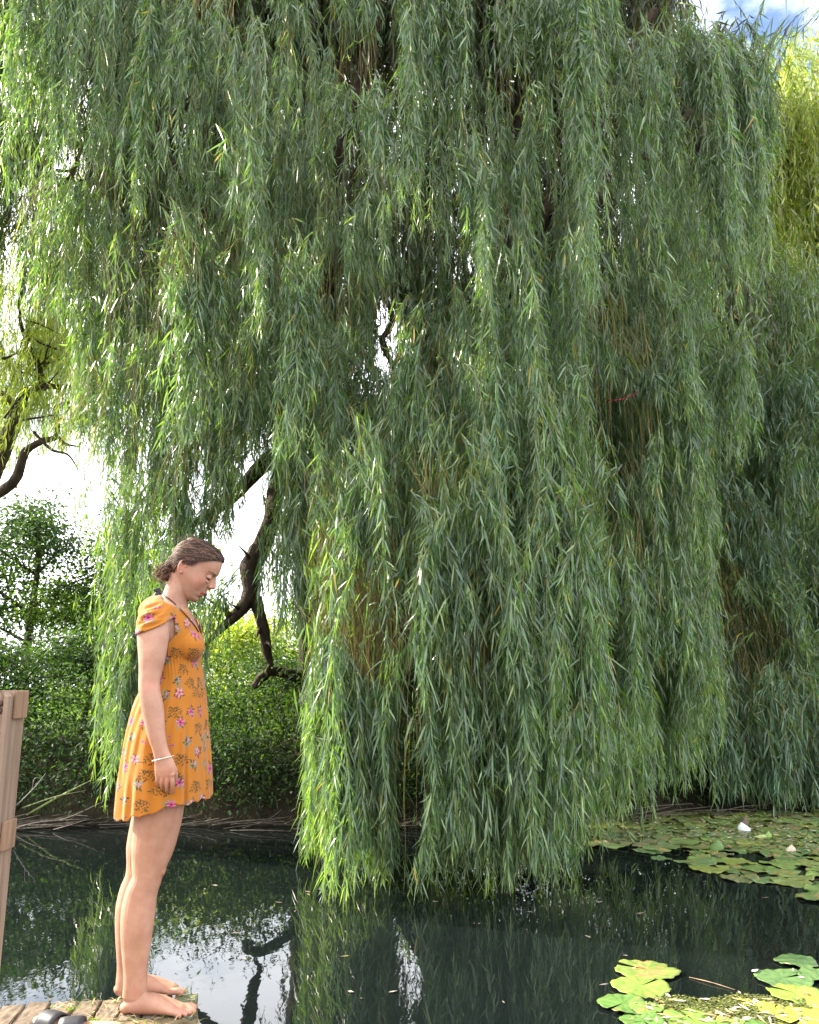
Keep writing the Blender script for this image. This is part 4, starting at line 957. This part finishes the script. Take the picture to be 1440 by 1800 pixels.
for s in (-1, 1):
    blob(g, h2w([.0975, s * .0098, -.0165])[0], (.0085, .0058, .0062), 14, Rh)
    blob(g, h2w([.0765, s * .0295, .0105])[0], (.0120, .0145, .0110), 18, Rh)        # lowered eyelid over the eye
    hs([(.082, s * .018, -.0030), (.083, s * .030, -.0065), (.077, s * .042, -.003)], [.003, .004, .002], n=8, seg=8)
    # ear: rim, lobe and bowl
    tE = np.linspace(-1.45, 2.9, 16); er = [(-.018 - .0135 * math.cos(t) * .9 - .004 * math.sin(t), s * (.0745 + .006 * max(0, math.cos(t))), -.004 + .0235 * math.sin(t)) for t in tE]
    sweep(g, h2w(er), [.0036] * 16, [.0036] * 16, 8, 30, (0, 1, .1)); sweep(g, h2w([(-.012, s * .074, .010), (-.022, s * .0765, .004), (-.022, s * .0765, -.010), (-.014, s * .075, -.017)]), [.0025] * 4, None, 8, 14, (0, 1, .1)); blob(g, h2w([-.019, s * .0715, -.004])[0], (.011, .0035, .020), 14, Rh); blob(g, h2w([-.012, s * .073, -.026])[0], (.0065, .0035, .008), 12, Rh)
hs([(.078, -.020, -.0520), (.0870, -.010, -.0480), (.0900, 0, -.0480), (.0870, .010, -.0480), (.078, .020, -.0520)], [.002, .0040, .0044, .0040, .002], n=10)
sweep(g, h2w([(.077, -.018, -.0560), (.0835, -.009, -.0595), (.0860, 0, -.060), (.0835, .009, -.0595), (.077, .018, -.0560)]), [.002, .0046, .0052, .0046, .002], None, 10, 16, (0, 1, 0))
g_head = g
# ---- neck, trunk
g = Geo()
column(g, [(301, 1092, 30, .07, YC), (303, 1070, 26, .057, YC), (309, 1050, 23.5, .051, YC), (316, 1032, 23, .050, YC), (322, 1012, 22, .050, YC)])
blob(g, at(284, 1064, YC), (.038, .062, .040), 20)
column(g, [(303, 1056, 16, .045, YC), (300, 1070, 34, .10, YC), (298, 1088, 40, .145, YC), (299, 1110, 47, .150, YC), (301, 1135, 49, .135, YC), (303, 1163, 44, .122, YC), (303, 1195, 42, .118, YC), (300, 1230, 48, .135, YC), (294, 1280, 58, .160, YC), (290, 1330, 58, .168, YC), (287, 1375, 50, .165, YC), (284, 1400, 44, .155, YC)], 36)
for s, Y0 in ((-1, YC - .055), (1, YC + .055)):
    p = at(330, 1136, Y0); blob(g, p, (.055, .056, .055), 20)
# ---- legs
def leg(rows, b_rows, Y, heel, yaw):
    column(g, [(c, py, hw, b_, Y) for (c, py, hw), b_ in zip(rows, b_rows)], 26)
    fx = np.array((math.cos(yaw), math.sin(yaw), 0)); fy = np.array((-math.sin(yaw), math.cos(yaw), 0))
    Fl = lambda x, y, z: heel + fx * x + fy * y + np.array((0, 0, z))
    secs = [(.010, .020, .024, .020), (.028, .029, .030, .028), (.055, .033, .031, .0335), (.085, .033, .032, .033), (.120, .030, .035, .0295), (.150, .0245, .039, .0240), (.178, .0185, .0425, .0175), (.198, .0145, .041, .0145)]
    sweep(g, [Fl(x, 0.002, zc) for x, zc, hw, hz_ in secs], [s_[3] for s_ in secs], [s_[2] for s_ in secs], 22, 34, fy)
    sgn = 1 if Y < YC else -1         # the big toe is on the inner side
    for k, (yy, r, xe) in enumerate([(.030, .0125, .243), (.012, .0088, .246), (-.003, .0082, .237), (-.018, .0078, .226), (-.032, .0078, .210)]):
        y = yy * sgn
        sweep(g, [Fl(.190, y * .95, .014), Fl((.190 + xe) / 2, y, r + .004), Fl(xe - r, y * 1.02, r)], [.011, r * .95, r * .92], [r, r, r], 12, 12, fy)
    return Fl
nearleg = [(286, 1370, 46), (281, 1410, 43), (278, 1440, 41), (268.5, 1490, 37), (262, 1522, 30), (258, 1545, 25.5), (249, 1570, 27), (243.5, 1600, 29.2), (240.3, 1640, 27.4), (238.8, 1680, 23.4), (238.2, 1708, 20.6), (238, 1730, 20.5), (236, 1752, 21)]
lb_ = [.085, .083, .080, .070, .058, .054, .054, .056, .050, .040, .033, .033, .030]
farleg = [(284, 1370, 46), (278, 1410, 43), (272, 1440, 40), (259, 1490, 36), (252, 1522, 29), (246, 1545, 26), (237.5, 1570, 27.5), (233, 1600, 29), (230.5, 1640, 27), (228, 1680, 22.5), (225.5, 1703, 19.5), (223.5, 1722, 19), (222, 1738, 19)]
hn = atz(212, 1783, PZ) * (1, 0, 1); hn[1] = YN
hn[0] = at(216, 1770, YN)[0]; hf = np.array((at(203.5, 1756, YF)[0], YF, PZ))
blob(g, at(284, 1526, YN), (.016, .026, .030), 16); blob(g, at(273, 1524, YF), (.016, .026, .030), 16); blob(g, at(239, 1740, YN - .022), (.014, .009, .017), 14)
FlN = leg(nearleg, lb_, YN, hn, R(-2)); FlF = leg(farleg, lb_, YF, hf, R(5))
# ---- arms and hands
def arm(rows, Ys):
    column(g, [(c, py, hw, b_, Y) for (c, py, hw, b_), Y in zip(rows, Ys)], 22)
AR = [(283, 1080, 22, .048), (272, 1092, 27, .050), (269.5, 1115, 28, .047), (267.5, 1154, 23.8, .042), (264.5, 1180, 20, .037), (262, 1202, 18, .036), (264, 1222, 18.5, .038), (269, 1250, 19, .036), (274.5, 1288, 15.8, .029), (280.5, 1312, 13.6, .023), (285.5, 1331, 14.2, .019)]
YA = [YC - .12, YC - .15, YC - .175, YC - .190, YC - .197, YC - .202, YC - .205, YC - .210, YC - .220, YC - .225, YC - .227]
arm(AR, YA)
FA = [(c + 9, py - 2, hw, b_) for c, py, hw, b_ in AR]; YFA = [2 * YC - y for y in YA]; arm(FA, YFA)
def hand(Yh, dx, s):
    W_ = lambda px, py, dy: at(px + dx, py, Yh + s * dy)
    column(g, [(285.5 + dx, 1328, 14, .018, Yh), (288 + dx, 1340, 17, .0165, Yh), (290.5 + dx, 1352, 18.8, .015, Yh), (291 + dx, 1362, 18.6, .0125, Yh + s * .002)], 20)
    k = mpp(Yh, 1360)
    fing = [((277, 1359), (276.5, 1370), (277.2, 1378), (279, 1382), 3.6), ((285, 1361), (284.5, 1374), (284.6, 1382), (286, 1387), 4.1), ((293.6, 1361.5), (293.4, 1377), (293.3, 1386.5), (294.5, 1392), 4.3), ((302.5, 1361.5), (303.2, 1378), (303.2, 1388), (303, 1394), 4.1)]
    for a, b_, c, d_, r in fing:
        sweep(g, [W_(*a, .000), W_(*b_, .004), W_(*c, .015), W_(*d_, .030)], [r * k, r * k * .97, r * k * .9, r * k * .72], None, 12, 20, (0, 1, .3))
        blob(g, W_(a[0], a[1], -.004), (r * k * 1.05, r * k * .8, r * k * 1.1), 12)
    sweep(g, [W_(297, 1338, .008), W_(305, 1352, .022), W_(307.5, 1366, .034), W_(306, 1377, .042)], [.0125, .0118, .0100, .0075], None, 12, 20, (0, 1, .3))
hand(YA[-1], 0, 1); hand(YFA[-1], 9, -1)
g_body = g
gg = Geo(); gg.v = g_head.v + g_body.v; gg.c = g_head.c + g_body.c
gg.f = list(g_head.f) + [(F + g_head.n, m_, s_) for F, m_, s_ in g_body.f]; gg.n = g_head.n + g_body.n
BV, BF = voxel(gg, .0021, 3, .5)
print('body', len(BV))
# skin colour, painted by place
SK = np.array((.385, .205, .135)); col = np.tile(SK, (len(BV), 1))
H = w2h(BV); f, y, u = H.T; ay = np.abs(y); inhead = (u > -.11) & (f > -.05) & (np.abs(BV[:, 1] - YC) < .1) & (BV[:, 2] > at(300, 1066, YC)[2])
def tint(mask_w, c):
    global col
    m_ = np.clip(mask_w, 0, 1)[:, None]; col = col * (1 - m_) + np.array(c) * m_
gs = lambda c, r: np.exp(-(((f - c[0]) / r[0]) ** 2 + ((ay - c[1]) / r[1]) ** 2 + ((u - c[2]) / r[2]) ** 2)) * inhead
tint(.55 * gs((.06, .05, -.018), (.03, .03, .020)), (.50, .20, .145)); tint(.55 * gs((.108, 0, -.010), (.012, .012, .010)), (.50, .20, .15)); tint(.4 * gs((-.018, .075, -.004), (.016, .01, .024)), (.52, .18, .13))
lipm = (inhead & (f > .079) & (ay < .0195) & (u < -.0435 + .0015 * np.cos(ay * 300) - ay * .12) & (u > -.0655 + ay * .35))
tint(lipm * .9, (.36, .085, .07)); tint((inhead & (f > .074) & (ay < .021) & (np.abs(u + .0537) < .0013)) * .7, (.16, .05, .045))
brow = inhead & (ay > .013) & (ay < .050) & (np.abs(u - (.0265 + .006 * np.sin((ay - .013) / .037 * 2.6))) < .0040 * (1.15 - (ay - .013) / .05)) & (f > .05)
tint(brow * .85, (.13, .075, .045))
lash = inhead & (f > .060) & (ay > .021) & (ay < .043) & (np.abs(u - (.0035 + .2 * np.abs(ay - .030))) < .0027)
tint(lash * .9, (.035, .02, .015)); tint(.30 * gs((.082, .031, .018), (.02, .016, .005)), (.38, .20, .16))
tint((inhead & (f > .088) & (ay > .003) & (ay < .0105) & (u < -.0205) & (u > -.0265)) * .7, (.18, .06, .05))
wz = BV[:, 2]
tint(.5 * np.exp(-((wz - PZ) / .018) ** 2), (.50, .19, .13))
for (c_, r_) in [(FlN(.05, -.03, .075), .02), (at(262, 1205, YC - .24), .03), (at(292, 1535, YN), .03), (FlN(.22, 0, .01), .04), (at(291, 1366, YA[-1]), .035)]:
    tint(.42 * np.exp(-((BV - np.asarray(c_)) ** 2).sum(1) / r_ ** 2), (.48, .20, .14))
rs = np.random.default_rng(4); mot = np.zeros(len(BV))
for _ in range(12):
    kk = rs.normal(0, 26, 3); mot += np.sin(BV @ kk + rs.uniform(0, 6))
col *= 1 + .012 * mot[:, None]
M_skin = mat('skin', (1, 1, 1), .50, .34, noise=((22, 22, 22), (.86, .78, .75), (1.10, 1.15, 1.18), 7), bump=((220, 220, 220), .22, .0015))
bn = M_skin.node_tree.nodes['Principled BSDF']; bn.inputs['Subsurface Weight'].default_value = .12; bn.inputs['Subsurface Radius'].default_value = (1, .35, .18); bn.inputs['Subsurface Scale'].default_value = .012
g = Geo(); g.add(BV, [BF], np.clip(col, .01, .8))
woman = build('person', g, M_skin)
tag(woman, 'barefoot woman in an orange floral dress standing on the brick edge, looking down', 'person')

# ---- dress
g = Geo()
column(g, [(293, 1050, 28, .07, YC), (292, 1066, 44, .12, YC), (295, 1084, 48.5, .155, YC), (299, 1110, 52, .162, YC), (301.5, 1132, 55, .148, YC), (303, 1150, 53, .138, YC), (304.5, 1163, 49, .130, YC), (306, 1192, 50, .132, YC), (304.5, 1220, 56, .146, YC), (300, 1250, 63, .165, YC), (296, 1290, 69, .186, YC), (294, 1330, 74, .198, YC), (292, 1380, 78, .208, YC), (290, 1425, 79.5, .215, YC), (289, 1470, 80, .22, YC)], 44, 130, cap=False)
g.v = [v for v in g.v]
# close top and bottom by fans so that the voxel fusion sees a solid
n_ = 44; v = g.v[0]; k_ = len(v) // n_
g.v.append(np.array([v[:n_].mean(0), v[-n_:].mean(0)])); g.c.append(np.ones((2, 3))); b0 = len(v); g.n = b0 + 2
g.f.append((np.array([[b0, (q + 1) % n_, q] for q in range(n_)]), 0, True)); g.f.append((np.array([[b0 + 1, b0 - n_ + q, b0 - n_ + (q + 1) % n_] for q in range(n_)]), 0, True))
for Y0 in (YC - .058, YC + .058): blob(g, at(329, 1137, Y0), (.064, .062, .058), 22)
for s, Ya in ((-1, YA), (1, YFA)):
    dx = 0 if s < 0 else 9
    column(g, [(294 + dx, 1066, 20, .05, YC + s * .07), (281 + dx, 1079, 29, .058, Ya[0]), (273 + dx, 1092, 31, .058, Ya[1]), (270.5 + dx, 1115, 32, .055, Ya[2]), (268 + dx, 1150, 32, .055, Ya[3])], 28)
DV, DF = voxel(g, .003, 5, .5)
# pleats, gathers and creases
cx0 = np.interp(DV[:, 2], [at(289, 1470, YC)[2], at(294, 1330, YC)[2], at(306, 1192, YC)[2], at(299, 1110, YC)[2]], [at(289, 1470, YC)[0], at(294, 1330, YC)[0], at(306, 1192, YC)[0], at(299, 1110, YC)[0]])
rel = np.column_stack([DV[:, 0] - cx0, DV[:, 1] - YC]); phi = np.arctan2(rel[:, 1], rel[:, 0]); rad = np.hypot(rel[:, 0], rel[:, 1]) + 1e-6; un = rel / rad[:, None]
dpx, dpy = pix(DV)
grow = np.clip((dpy - 1215) / 210, 0, 1)
back = .5 - .5 * np.cos(phi)
pl = (.55 * np.sin(11 * phi + 1.0 + .8 * np.sin(2 * phi)) + .35 * np.sin(19 * phi + 2.2) + .25 * np.sin(31 * phi + .5)) * (.6 + .7 * back)
slit = np.exp(-((phi + .93) / .045) ** 2) * -2.6 + np.exp(-((phi + 1.02) / .05) ** 2) * .9
amp = .0085 * grow ** 1.1
d_ = amp * pl + slit * .0055 * np.clip((dpy - 1225) / 120, 0, 1)
gath = np.exp(-((dpy - 1166) / 10) ** 2); d_ += -.004 * gath + .0012 * np.exp(-((dpy - 1172) / 20) ** 2) * np.sin(70 * phi)
d_ += .0022 * np.clip((1290 - np.abs(dpy - 1235) * 2.0) / 1290, 0, 1) * np.sin(26 * phi + 1.5 * np.sin(dpy * .03)) * np.clip((dpy - 1170) / 50, 0, 1)
DV[:, :2] += un * d_[:, None]
# sleeve creases
shd = np.exp(-(((dpx - 262) / 24) ** 2 + ((dpy - 1082) / 26) ** 2))
cre = np.sin((dpx * .55 + dpy * .80) * .42 + .8 * np.sin(dpx * .13)) * .0048 + np.sin((dpx * .3 + dpy) * .75) * .0022
nside = np.sign(DV[:, 1] - YC); DV[:, 1] += nside * cre * shd; DV[:, 2] += cre * shd * .6
dpx, dpy = pix(DV)
# openings: neckline, armholes, hem
def line_s(ax, ay_, bx, by): return lambda px, py: ((bx - ax) * (py - ay_) - (by - ay_) * (px - ax)) / math.hypot(bx - ax, by - ay_)
neck = line_s(262, 1033, 354, 1115)          # negative above/right of the line
nk = neck(dpx, dpy) + np.clip(np.abs(DV[:, 1] - YC) - .02, 0, .2) * -0 
sl = line_s(238, 1116, 306, 1086)
side = np.abs(DV[:, 1] - YC)
dxs = np.where(DV[:, 1] > YC, 9, 0)
cut_neck = (nk < (side - .035) * 120 * (side > .035) * 0 - 0) & (dpx > 258)
vdepth = np.clip((side - .0) * 160, 0, 14)
cut_neck = (nk < -vdepth * np.clip((dpx - 290) / 40, 0, 1) + 0) & (dpx > 258)
cut_arm = (sl(dpx - dxs, dpy) > 2.5 * np.sin((dpx - 238) / 68 * 3.14)) & (side > .128) & (dpx - dxs < 307.5) & (dpy < 1175) & (side > .128 + .03 * np.clip((dpy - 1100) / 60, 0, 1))
hem_y = np.interp(dpx, [205, 214, 235, 242, 265, 294, 329, 352, 366, 372], [1436, 1439, 1443, 1428, 1425, 1419, 1412, 1413, 1405, 1394])
z_h = at(300, 0, YC)[2]
# hem as a height over the ground depending on x only (the back dips)
hx = np.array([at(p_, q_, YC - .12)[0] for p_, q_ in zip([205, 218, 236, 248, 268, 294, 329, 352, 366, 374], [1438, 1439, 1440, 1430, 1426, 1419, 1412, 1411, 1405, 1396])])
hzv = np.array([at(p_, q_, YC - .12)[2] for p_, q_ in zip([205, 218, 236, 248, 268, 294, 329, 352, 366, 374], [1438, 1439, 1440, 1430, 1426, 1419, 1412, 1411, 1405, 1396])])
hemz = np.interp(DV[:, 0], hx, hzv) + .004 * np.sin(9 * phi) + .003 * np.sin(23 * phi)
cut_hem = DV[:, 2] < hemz
bad = cut_neck | cut_arm | cut_hem
keepf = ~bad[DF].any(1)
DF = DF[keepf]; used = np.unique(DF); remap = -np.ones(len(DV), int); remap[used] = np.arange(len(used)); DF = remap[DF]; DV = DV[used]; dpx, dpy, phi = dpx[used], dpy[used], phi[used]
# keep only the outer connected shell (drop the parts of sleeves left inside): largest island
par = np.arange(len(DV))
e = np.vstack([DF[:, [0, 1]], DF[:, [1, 2]], DF[:, [2, 3]]])
for _ in range(400):
    m_ = np.minimum(par[e[:, 0]], par[e[:, 1]]); old = par.copy()
    np.minimum.at(par, e[:, 0], m_); np.minimum.at(par, e[:, 1], m_); par = par[par]
    if (par == old).all(): break
ids, cn = np.unique(par, return_counts=True); big = ids[np.argmax(cn)]; kf = par[DF[:, 0]] == big; DF = DF[kf]
# floral print, painted per point: (u, v) in metres over the cloth
ph0 = phi; uu = ph0 * .165; vv = DV[:, 2]
OR = np.array((.37, .130, .015)); dcol = np.tile(OR, (len(DV), 1)) * (1 + .05 * np.sin(uu * 90)[:, None] * 0)
rf = np.random.default_rng(9); pts = []
def dist_uv(cu, cv): du = (uu - cu + .518) % 1.0367 - .518; return du, vv - cv
z0, z1 = vv.min(), vv.max()
def stamp(mask, c):
    dcol[mask] = np.array(c)
def sprig(cu, cv, ang, n, ln, c, sz=.0042):
    sx, sy = math.cos(ang), math.sin(ang)
    for q in range(n):
        t = (q + .5) / n * ln; sd = 1 if q % 2 else -1
        bx, by = cu + sx * t - sy * sd * sz * 1.5, cv + sy * t + sx * sd * sz * 1.5
        du, dv = dist_uv(bx, by); aa = ang + sd * .8; p_ = du * math.cos(aa) + dv * math.sin(aa); q_ = -du * math.sin(aa) + dv * math.cos(aa)
        stamp((p_ / (sz * 1.35)) ** 2 + (q_ / (sz * .52)) ** 2 < 1, c)
    du, dv = dist_uv(cu, cv); p_ = du * sx + dv * sy; q_ = -du * sy + dv * sx
    stamp((np.abs(q_) < .0009) & (p_ > 0) & (p_ < ln), c)
def flower(cu, cv, r, c):
    du, dv = dist_uv(cu, cv); rr = np.hypot(du, dv); th = np.arctan2(dv, du) + rf.uniform(0, 6)
    m_ = rr < r * (.68 + .32 * np.cos(5 * th)); stamp(m_, c); stamp(m_ & (rr > r * .35) & (np.cos(5 * th) > .75), np.array(c) * .6 + np.array((.5, .35, .4)) * .4)
    stamp(rr < r * .26, np.array(c) * .35)
rows = int((z1 - z0) / .052) + 1
MAG, PNK, PLM = (.40, .045, .16), (.50, .18, .24), (.30, .03, .08); DG, GY, BR = (.035, .04, .02), (.14, .17, .11), (.07, .035, .01)
for r_ in range(rows):
    for c_ in range(15):
        cu = -.518 + (c_ + .5 * (r_ % 2)) * .0691 + rf.normal(0, .010); cv = z0 + .012 + r_ * .052 + rf.normal(0, .009); t = rf.random()
        if t < .40:
            a = rf.uniform(0, 6.28); fc = MAG if rf.random() < .6 else PNK
            for q in range(3): sprig(cu, cv, a + 2.1 * q + rf.normal(0, .3), 4, .022, DG if q else GY, .0050)
            flower(cu, cv, rf.uniform(.013, .018), fc)
            if rf.random() < .6: flower(cu + rf.normal(0, .014), cv - .016, .008, PLM)
        elif t < .72:
            a = rf.uniform(-2.2, -.9)
            for q in range(3): sprig(cu + q * .007, cv, a + (q - 1) * .45, 7, .038, BR if q == 1 else DG, .0034)
        elif t < .9:
            a = rf.uniform(0, 6.28)
            for q in range(4): sprig(cu, cv, a + q * 1.3, 3, .018, (DG, GY)[q % 2], .0056)
            flower(cu + .006, cv + .004, .0075, PNK)
        else:
            for q in range(3): flower(cu + rf.normal(0, .010), cv + rf.normal(0, .010), .0062, PLM)
M_cloth = mat('orange_cotton', (1, 1, 1), .85, .15, bump=((900, 900, 900), .12, .001))
bn = M_cloth.node_tree.nodes['Principled BSDF']; bn.inputs['Sheen Weight'].default_value = .15
g = Geo(); g.add(DV, [DF], dcol); dress = build('dress', g, M_cloth, woman); dress['label'] = 'short cap sleeved orange dress printed with magenta flowers and dark sprigs'
md = dress.modifiers.new('thick', 'SOLIDIFY'); md.thickness = .0022; md.offset = -1

bvb = BVHTree.FromPolygons([tuple(v) for v in BV], [tuple(q) for q in BF]); bvd = BVHTree.FromPolygons([tuple(v) for v in DV], [tuple(q) for q in DF])
eye = Vector((0, 0, CAM_Z))
def hit(px, py, lift=.002):
    d_ = (Vector(at(px, py, 3.1)) - eye).normalized(); best = None
    for bv in (bvb, bvd):
        h = bv.ray_cast(eye, d_, 8)
        if h[0] is not None and (best is None or h[3] < best[1]): best = (h[0] + h[1] * (lift if h[1].dot(d_) < 0 else -lift), h[3])
    return np.array(best[0]) if best else None
M_hair = mat('brown_hair', (1, 1, 1), .55, .16)
# ---- cord round the neck
M_cord = mat('dark_cord', (.035, .018, .014), .7, .3, attr=False)
cpts = [hit(x_, y_, .003) for x_, y_ in [(281, 1040), (286, 1043), (292, 1049), (299, 1054), (308, 1063), (317, 1072), (326, 1082), (334, 1091), (342, 1101), (348, 1111)]]
cpts = [p for p in cpts if p is not None]
g = Geo(); sweep(g, cpts, [.0019] * len(cpts), None, 7, len(cpts) * 5, (0, .3, 1)); mir = [np.array((p[0], 2 * YC - p[1], p[2])) for p in cpts]; sweep(g, mir, [.0019] * len(mir), None, 7, len(mir) * 5, (0, .3, 1))
nk_ = build('necklace', g, M_cord, woman); nk_['label'] = 'thin dark cord hanging round the neck into the neckline'
g = Geo(); c = cpts[0] + (-.006, .012, .002)
for a, l in ((R(215), .034), (R(160), .030), (R(255), .028)):
    e = c + np.array((math.cos(a) * l, rng.normal(0, .008), math.sin(a) * l)); sweep(g, [c, (c + e) / 2 + (0, .003, .004), e], [.004, .010, .004], [.002, .004, .002], 8, 10)
blob(g, c, (.006, .006, .005), 10); build('ribbon_bow', g, mat('black_ribbon', (.015, .014, .016), .5, .4, attr=False), woman)
# ---- bracelet
bc = at(286.5, 1333, YA[-1]); g = Geo(); ring_ = []
for t in np.linspace(0, 2 * np.pi, 30): ring_.append(bc + np.array((.0355 * math.cos(t), .0245 * math.sin(t), .0085 * math.cos(t) + 0)))
sweep(g, ring_, [.0016] * 30, None, 7, 60, (.2, .2, 1), False); build('bracelet', g, mat('silver', (.62, .60, .55), .35, .5, attr=False, Metallic=.6), woman)

# ---- hair
HL_f = [-.075, -.0507, -.0405, -.0368, -.0355, -.031, .000, .0144, .0287, .0564, .074, .084]; HL_u = [-.082, -.0727, -.037, -.0147, .006, .0125, .0095, .0165, .041, .065, .079, .087]
g = Geo(); P, F = skull(60, 72, .0085); P[:, 0] -= np.clip((.05 - np.abs(P[:, 2] - .03)) * .06, 0, .004) * (P[:, 0] < -.05)
g.add(h2w(P), F)
bc_ = np.array((-.078, 0, -.058))
blob(g, h2w(bc_)[0], (.030, .036, .029), 20, Rh); blob(g, h2w([-.094, -.004, -.068])[0], (.020, .026, .020), 16, Rh); blob(g, h2w([-.070, -.018, -.072])[0], (.020, .020, .018), 16, Rh)
blob(g, h2w([-.075, 0, -.025])[0], (.028, .045, .034), 20, Rh)
HV, HF = voxel(g, .0026, 4, .5)
q = w2h(HV); hl = np.interp(q[:, 0], HL_f, HL_u)
# strands are combed: low ridges that run from the forehead to the knot
bk = q - bc_; rr = np.linalg.norm(bk, axis=1); angs = np.arctan2(bk[:, 1], bk[:, 2] * .7 + bk[:, 0] * .7); HV += (h2w(norm(q)) - HC) * ((np.sin(angs * 46 + 9 * rr) + .7 * np.sin(angs * 83 + 3)) * .0004)[:, None]
face = q[:, 0] > -.052
rag = .0012 * np.sin(q[:, 0] * 900) + .001 * np.sin(q[:, 0] * 1700 + 2)
bad = (face & (q[:, 2] < hl + rag)) | ((~face) & (q[:, 2] < -.100)) | ((q[:, 2] < -.060) & (q[:, 0] > -.055))
HF2 = HF[~bad[HF].any(1)]; used = np.unique(HF2); rm = -np.ones(len(HV), int); rm[used] = np.arange(len(used)); HF2 = rm[HF2]; HV2 = HV[used]
hn_ = np.sin(angs[used] * 60)[:, None] * .5 + np.sin(angs[used] * 131 + 1)[:, None] * .5
warm = np.clip((-q[used, 0] - .02) * 9, 0, 1)[:, None]
hc = np.array((.040, .022, .019)) * (1 + .35 * hn_) * (1 - warm) + np.array((.13, .066, .042)) * (1 + .4 * hn_) * warm
g = Geo(); g.add(HV2, [HF2], np.clip(hc, .01, .5)); bvh = BVHTree.FromPolygons([tuple(v) for v in HV2], [tuple(t) for t in HF2])
rs = np.random.default_rng(21)
for k in range(800):
    fs = rs.uniform(-.03, .084); us = np.interp(fs, HL_f, HL_u) + .004 + (rs.uniform(0, .055) if rs.random() < .6 else rs.uniform(0, .01)); sgn = -1 if rs.random() < .75 else 1
    st0 = np.array((fs, sgn * rs.uniform(.015, .075), us)); en = bc_ + rs.normal(0, .014, 3); mid = st0 * .5 + en * .5 + np.array((-.02, sgn * .02, .045 * rs.uniform(.3, 1.2))); pl_ = []
    for t in np.linspace(0, 1, 13):
        p = st0 * (1 - t) ** 2 + 2 * mid * t * (1 - t) + en * t * t; ctr = np.array((-.005, 0, .012)) if t < .85 else bc_ * .8
        d_ = h2w(p)[0] - h2w(ctr)[0]; L_ = np.linalg.norm(d_); d_ = Vector(d_ / L_); o_ = Vector(h2w(ctr)[0]) + d_ * .25
        h = bvh.ray_cast(o_, -d_, .3)
        if h[0] is not None: pl_.append(np.array(h[0] + d_ * (.0006 + .0008 * math.sin(t * 3.1))))
    if len(pl_) > 5 and max(np.linalg.norm(np.diff(pl_, axis=0), axis=1)) < .05:
        wr = rs.random(); c = (np.array((.042, .024, .018)) if wr < .75 else np.array((.14, .075, .048)) if wr < .92 else np.array((.24, .15, .10))) * rs.uniform(.7, 1.3)
        sweep(g, pl_, [.0007] * len(pl_), None, 4, None, (0, 1, .1), True, c)
for k in range(90):      # loose curls on the knot and wisps at the nape
    a = rs.uniform(0, 6.28); p = bc_ + rs.normal(0, .018, 3) + (0, -.012, -.004); r = rs.uniform(.008, .026)
    pts_ = [p + np.array((-math.cos(a + t) * r, rs.normal(0, .004) - .012, math.sin(a + t) * r * .8)) for t in np.linspace(0, rs.uniform(1.5, 3.6), 8)]
    sweep(g, h2w(pts_), [.0008] * 8, None, 4, None, (0, 1, .1), True, np.array((.13, .07, .045)) * rs.uniform(.6, 1.6))
for k in range(70):      # flyaway hairs over the crown
    f0 = rs.uniform(-.09, .05); p = np.array((f0, rs.uniform(-.05, .03), .119 - 5.5 * (f0 + .0) ** 2 * (1 if f0 < 0 else 2.2))); l = rs.uniform(.015, .04); e = p + np.array((-l, rs.normal(0, .006), rs.uniform(-.012, .005)))
    sweep(g, h2w([p, (p + e) / 2 + (0, 0, .004), e]), [.0004, .0004, .0002], None, 3, 7, (0, 1, .1), True, np.array((.10, .06, .04)))
for k in range(50):
    p = np.array((rs.uniform(-.10, -.045), rs.uniform(-.06, .02), rs.uniform(-.085, -.02))); l = rs.uniform(.015, .045)
    e = p + np.array((-l * rs.uniform(.2, .9), rs.normal(0, .01), -l * rs.uniform(.2, 1.0)))
    sweep(g, h2w([p, (p + e) / 2 + rs.normal(0, .004, 3), e]), [.0005, .0005, .0003], None, 3, 7, (0, 1, .1), True, np.array((.15, .08, .05)) * rs.uniform(.7, 1.5))
hair = build('hair', g, M_hair, woman); hair['label'] = 'dark brown hair combed back into a loose low knot'
